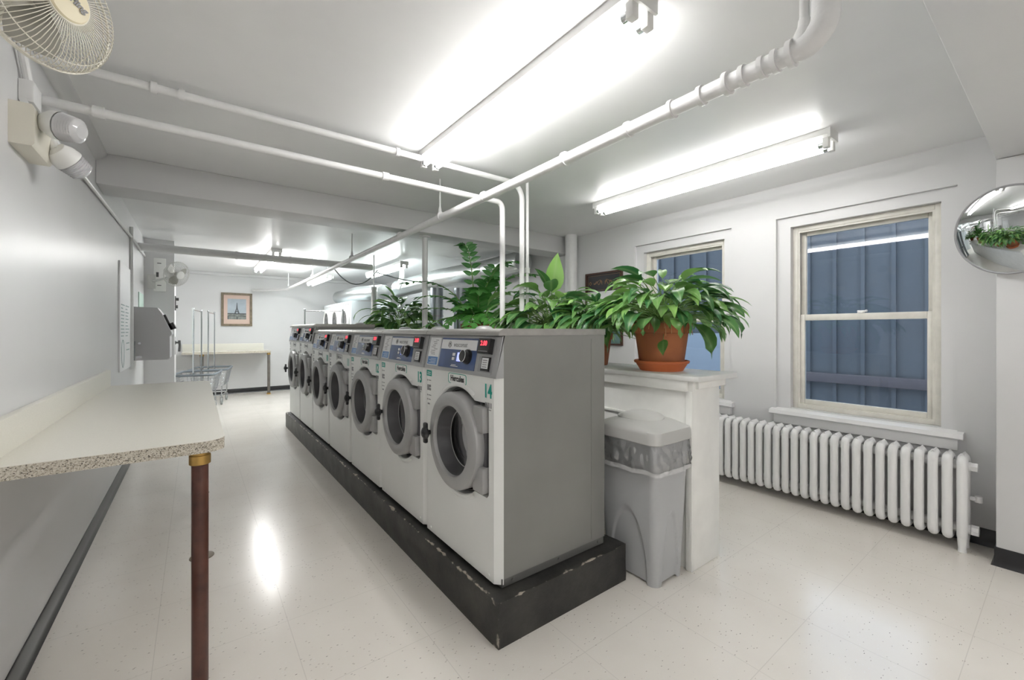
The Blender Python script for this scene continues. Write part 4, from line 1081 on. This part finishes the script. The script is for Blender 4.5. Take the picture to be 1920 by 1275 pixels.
def draw_panel(t, slab, P0, u, n):
    up = Vector((0,0,1))
    q = MB(); slab(q,-.25,.25,.20,.40,.001,.012); q.mi = 1; slab(q,-.25,.25,-.14,.20,.001,.010); q.mi = 2; slab(q,-.25,.25,-.40,-.14,.001,.010)
    q.mi = 3
    def line(pts, r=.0022): q.tube([P0+u*a+up*b+n*.013 for a,b in pts], r, 4)
    for s in (-1,1):
        line([(s*(.02+.13*i/16), .30+.03*math.sin(i*.75)*math.exp(-i*.05)) for i in range(17)]); line([(s*.02,.28),(s*.05,.335),(s*.09,.315),(s*.12,.29),(s*.15,.30)])
        line([(s*.2,.30+.02),(s*.2+.018,.30),(s*.2,.28),(s*.2-.018,.30),(s*.2,.32)],.003)
    line([(-.235,.215),(.235,.215),(.235,.385),(-.235,.385),(-.235,.215)],.0015)
    q.build('print', [panelblk, paper_m, green_m, gold_m], t, smooth=False)
picture('tall dark framed panel with gold scrollwork on the window wall behind the lilies', (XR,3.255,1.535), (0,-1,0), (-1,0,0), .54, .84, .02, [framed_m], draw_panel)
# ------------------------------------------------------------------ left wall notices and payment box
t = thing('notice_board', (XL,5.16,1.4), 'tall narrow white notice sheet on the left wall before the payment box', 'notice')
MB().box(XL+.0005, XL+.012, 4.80, 5.50, .93, 1.87, .002).build('sheet', paper_m, t)
q = MB(); rn = random.Random(2)
for k in range(10):
    z = 1.50-.03*k; y0 = 5.0-.0*k; q.box(XL+.011,XL+.0135, 4.86, 4.86+rn.uniform(.1,.22), z, z+.008); q.box(XL+.011,XL+.0135, 5.15, 5.15+rn.uniform(.1,.24), z, z+.008)
for z in (1.16,1.10): q.box(XL+.011,XL+.0135,5.2,5.4,z,z+.01)
q.tube([(XL+.0125,4.88+.08*(1+math.cos(a)),1.08+.12*math.sin(a)) for a in [2*PI*i/20 for i in range(20)]], .003, 4, True)
q.build('print_lines', pbr('teal_grey_ink',(.33,.42,.42),.6), t, smooth=False)
t = thing('mint_notice', (XL,6.5,1.6), 'small mint green notice on the left wall above the payment box', 'notice')
MB().box(XL+.0005, XL+.008, 6.35, 6.85, 1.45, 1.72).build('sheet', mint_m, t)
t = thing('payment_box', (XL,5.95,1.25), 'grey sloped-front payment box with a black keypad on the left wall', 'payment box')
q = MB(); q.prism([(XL+.001,.975),(XL+.285,.975),(XL+.30,.99),(XL+.30,1.22),(XL+.315,1.24),(XL+.315,1.26),(XL+.235,1.46),(XL+.20,1.52),(XL+.001,1.525)],'y',5.75,6.2); q.build('case', kiosk_m, t)
q = MB(); s_ = Vector((-.08,0,.2)).normalized(); nn = Vector((.2,0,.08)).normalized()
for (b0,b1,d) in ((.03,.20,.022),(.03,.10,.05)):
    c0 = Vector((XL+.315,0,1.26)); vs = []
    for o_ in (0,d):
        for y,bb in ((5.83,b0),(6.12,b0),(6.12,b1),(5.83,b1)): p = c0+s_*bb+nn*o_; vs.append(q.bm.verts.new((p.x,y,p.z)))
    for k in ((0,3,2,1),(4,5,6,7),(0,1,5,4),(1,2,6,5),(2,3,7,6),(3,0,4,7)): q.bm.faces.new([vs[i] for i in k])
q.build('keypad', blackp_m, t)
q = MB(); q.cyl((XL+.06,5.75,1.15),(XL+.06,5.735,1.15),.012); q.box(XL+.03,XL+.08,5.742,5.752,1.0,1.02); q.cyl((XL+.02,5.749,1.17),(XL+.02,5.73,.98),.006,n=6); q.build('lock', chrome_m, t)
# ------------------------------------------------------------------ laundry carts
def cart(loc, rz, label, top=1.6):
    t = thing('laundry_cart', (0,0,0), label, 'laundry cart', 'chrome wire laundry carts', world=False)
    Lx, Wy, z0, z1 = .40, .27, .33, .61
    q = MB(); wr = .0028
    def lvl(f): return (Lx*(.80+.2*f), Wy*(.80+.2*f), z0+(z1-z0)*f)
    for f in (0,.25,.5,.75):
        a, b, z = lvl(f); q.tube([(x,y,z) for x,y in rrect(0,0,a,b,.05,3)], wr, 4, True)
    for k in range(14):
        for s in (-1,1):
            u = -1+2*(k+.5)/14
            q.tube([(lvl(0)[0]*u*.92,s*lvl(0)[1],z0),(lvl(1)[0]*u*.92,s*lvl(1)[1],z1)], wr, 4)
            if k < 9:
                v = -1+2*(k+.5)/9; q.tube([(s*lvl(0)[0],lvl(0)[1]*v*.9,z0),(s*lvl(1)[0],lvl(1)[1]*v*.9,z1)], wr, 4)
    for k in range(9):
        u = -1+2*(k+.5)/9; q.tube([(-lvl(0)[0],lvl(0)[1]*u,z0),(lvl(0)[0],lvl(0)[1]*u,z0)], wr, 4); 
    q.build('basket', chrome_m, t)
    q = MB(); q.tube([(x,y,z1) for x,y in rrect(0,0,Lx,Wy,.06,5)], .017, 8, True); q.build('bumper_rim', bump_m, t)
    for s in (-1,1):
        q = MB(); q.tube([(s*.30,0,z0),(s*.30,0,top)], .0115, 10); q.sphere((s*.30,0,top+.01), .018); q.build('post', chrome_m, t)
    q = MB(); q.tube([(-.30,0,top-.01),(.30,0,top-.01)], .0085, 8); q.build('hanging_bar', chrome_m, t)
    q = MB(); q.tube([(x,y,.16) for x,y in rrect(0,0,.29,.20,.04,3)], .011, 8, True)
    for sx in (-1,1):
        for sy in (-1,1): q.tube([(sx*.29,sy*.19,.16),(sx*.29,sy*.19,z0)], .010, 8)
    q.build('undercarriage', chrome_m, t)
    for sx in (-1,1):
        for sy in (-1,1):
            x, y = sx*.28, sy*.19
            q = MB(); q.cyl((x,y,.16),(x,y,.12),.012,n=10); q.box(x-.025,x+.02,y-.022,y-.017,.04,.125); q.box(x-.025,x+.02,y+.017,y+.022,.04,.125); q.box(x-.025,x+.02,y-.022,y+.022,.12,.127)
            cs = q.build('caster_fork', chrome_m, t)
            q = MB(); q.lathe([(.02,-.014),(.046,-.015),(.052,-.008),(.052,.008),(.046,.015),(.02,.014)], (x-.012,y,.052), 'y', 20); q.build('wheel', caster_m, cs)
    t.location = loc; t.rotation_euler = (0,0,rz); return t
A40 = math.radians(80)
c1 = cart((.03,8.3,0), A40, 'nearer chrome laundry cart at the far end of the aisle, by the door')
dup(c1, (.23,9.2,0), 'farther chrome laundry cart, close to the far counter', rz=A40)
dup(c1, (1.62,7.1,0), 'chrome laundry cart behind the row, only its hanging bar showing above the tall machines', rz=math.atan2(-.6,.8))
# ------------------------------------------------------------------ stacked dryers and ducts
def dryer(label):
    t = thing('stacked_dryer', (0,0,0), label, 'dryer', 'white stacked dryers along the far side', world=False)
    MB().box(0,.68,.004,.656,0,1.815,.006).build('cabinet', dryer_m, t)
    for zc in (1.45, .62):
        yc = .33
        q = MB(); q.lathe([(.255,.0),(.255,-.03),(.24,-.042),(.205,-.045),(.195,-.03)], (0,yc,zc),'x',36); d = q.build('door', white_m, t)
        q = MB(); q.lathe([(.197,-.031),(.15,-.02),(.08,-.008),(.0005,-.003)], (0,yc,zc),'x',36); q.build('door_glass', pbr('dryer_glass',(.10,.10,.10),.15,noise=.6,nscale=30) if zc > 1 else MATS['dryer_glass'], d)
        q = MB(); q.box(-.006,.002,.07,.58,zc+.285,zc+.345); q.build('control_strip', paper_m, t)
        q = MB(); 
        for k in range(5): q.cyl((-.002,.14+.08*k,zc+.31),(-.016,.14+.08*k,zc+.31),.010,n=10)
        q.build('dial', grey_ink, t)
    return t
d0 = dryer('stacked white dryer nearest the plants, its pale blue-white side in view'); d0.location = (2.23,7.76,0)
dup(d0, (2.23,8.42,0), 'white stacked dryer in the middle of the three'); dup(d0, (2.23,9.08,0), 'white stacked dryer farthest away, next to the far wall')
def ribbed(pts, r, pitch=.03, n=18):
    P = [Vector(p) for p in pts]; out = []; rr = []
    for a, b in zip(P, P[1:]):
        k = max(2, int((b-a).length/pitch))
        for i in range(k): out.append(a.lerp(b, i/k)); rr.append(r*(1+.05*((len(out))%2)))
    out.append(P[-1]); rr.append(r); return out, rr
t = thing('foil_duct', (2.7,8.,2.0), 'crinkled foil duct running along the top of the dryers', 'duct', 'dryer ducts')
p_, r_ = ribbed([(2.5,9.6,2.0),(2.5,8.2,1.99),(2.55,7.7,1.97),(2.62,7.2,1.95)], .125); MB().tube(p_, r_, 18).build('duct_run', foil_m, t)
t = thing('foil_duct', (3.3,6.3,2.1), 'large foil duct slanting up towards the window wall behind the tall plant', 'duct', 'dryer ducts')
p_, r_ = ribbed([(3.05,7.6,2.06),(3.3,6.4,2.16),(3.52,5.3,2.19),(3.56,4.85,2.21),(3.57,4.5,2.22)], .15); MB().tube(p_, r_, 18).build('duct_run', foil_m, t)
for k, (x, y, lab) in enumerate(((3.05,6.05,'left of the two upright metal ducts behind the tall plant'),(3.36,5.85,'right of the two upright metal ducts behind the tall plant'))):
    t = thing('upright_duct', (x,y,0), lab, 'duct', 'dryer ducts')
    MB().cyl((x,y,0),(x,y,1.95),.10,n=28).build('duct_run', galv_m, t)
    MB().cyl((x,y,1.50),(x,y,1.52),.106,n=28).build('band', rim_m, t)
t = thing('vent_pipe', (2.92,7.0,2.0), 'short white vent pipe dropping from the ceiling to the foil duct', 'pipe')
MB().tube([(2.85,6.95,ZC),(2.85,6.95,2.2),(2.78,6.98,1.99)], .045, 14).build('pipe_run', pipe_m, t)
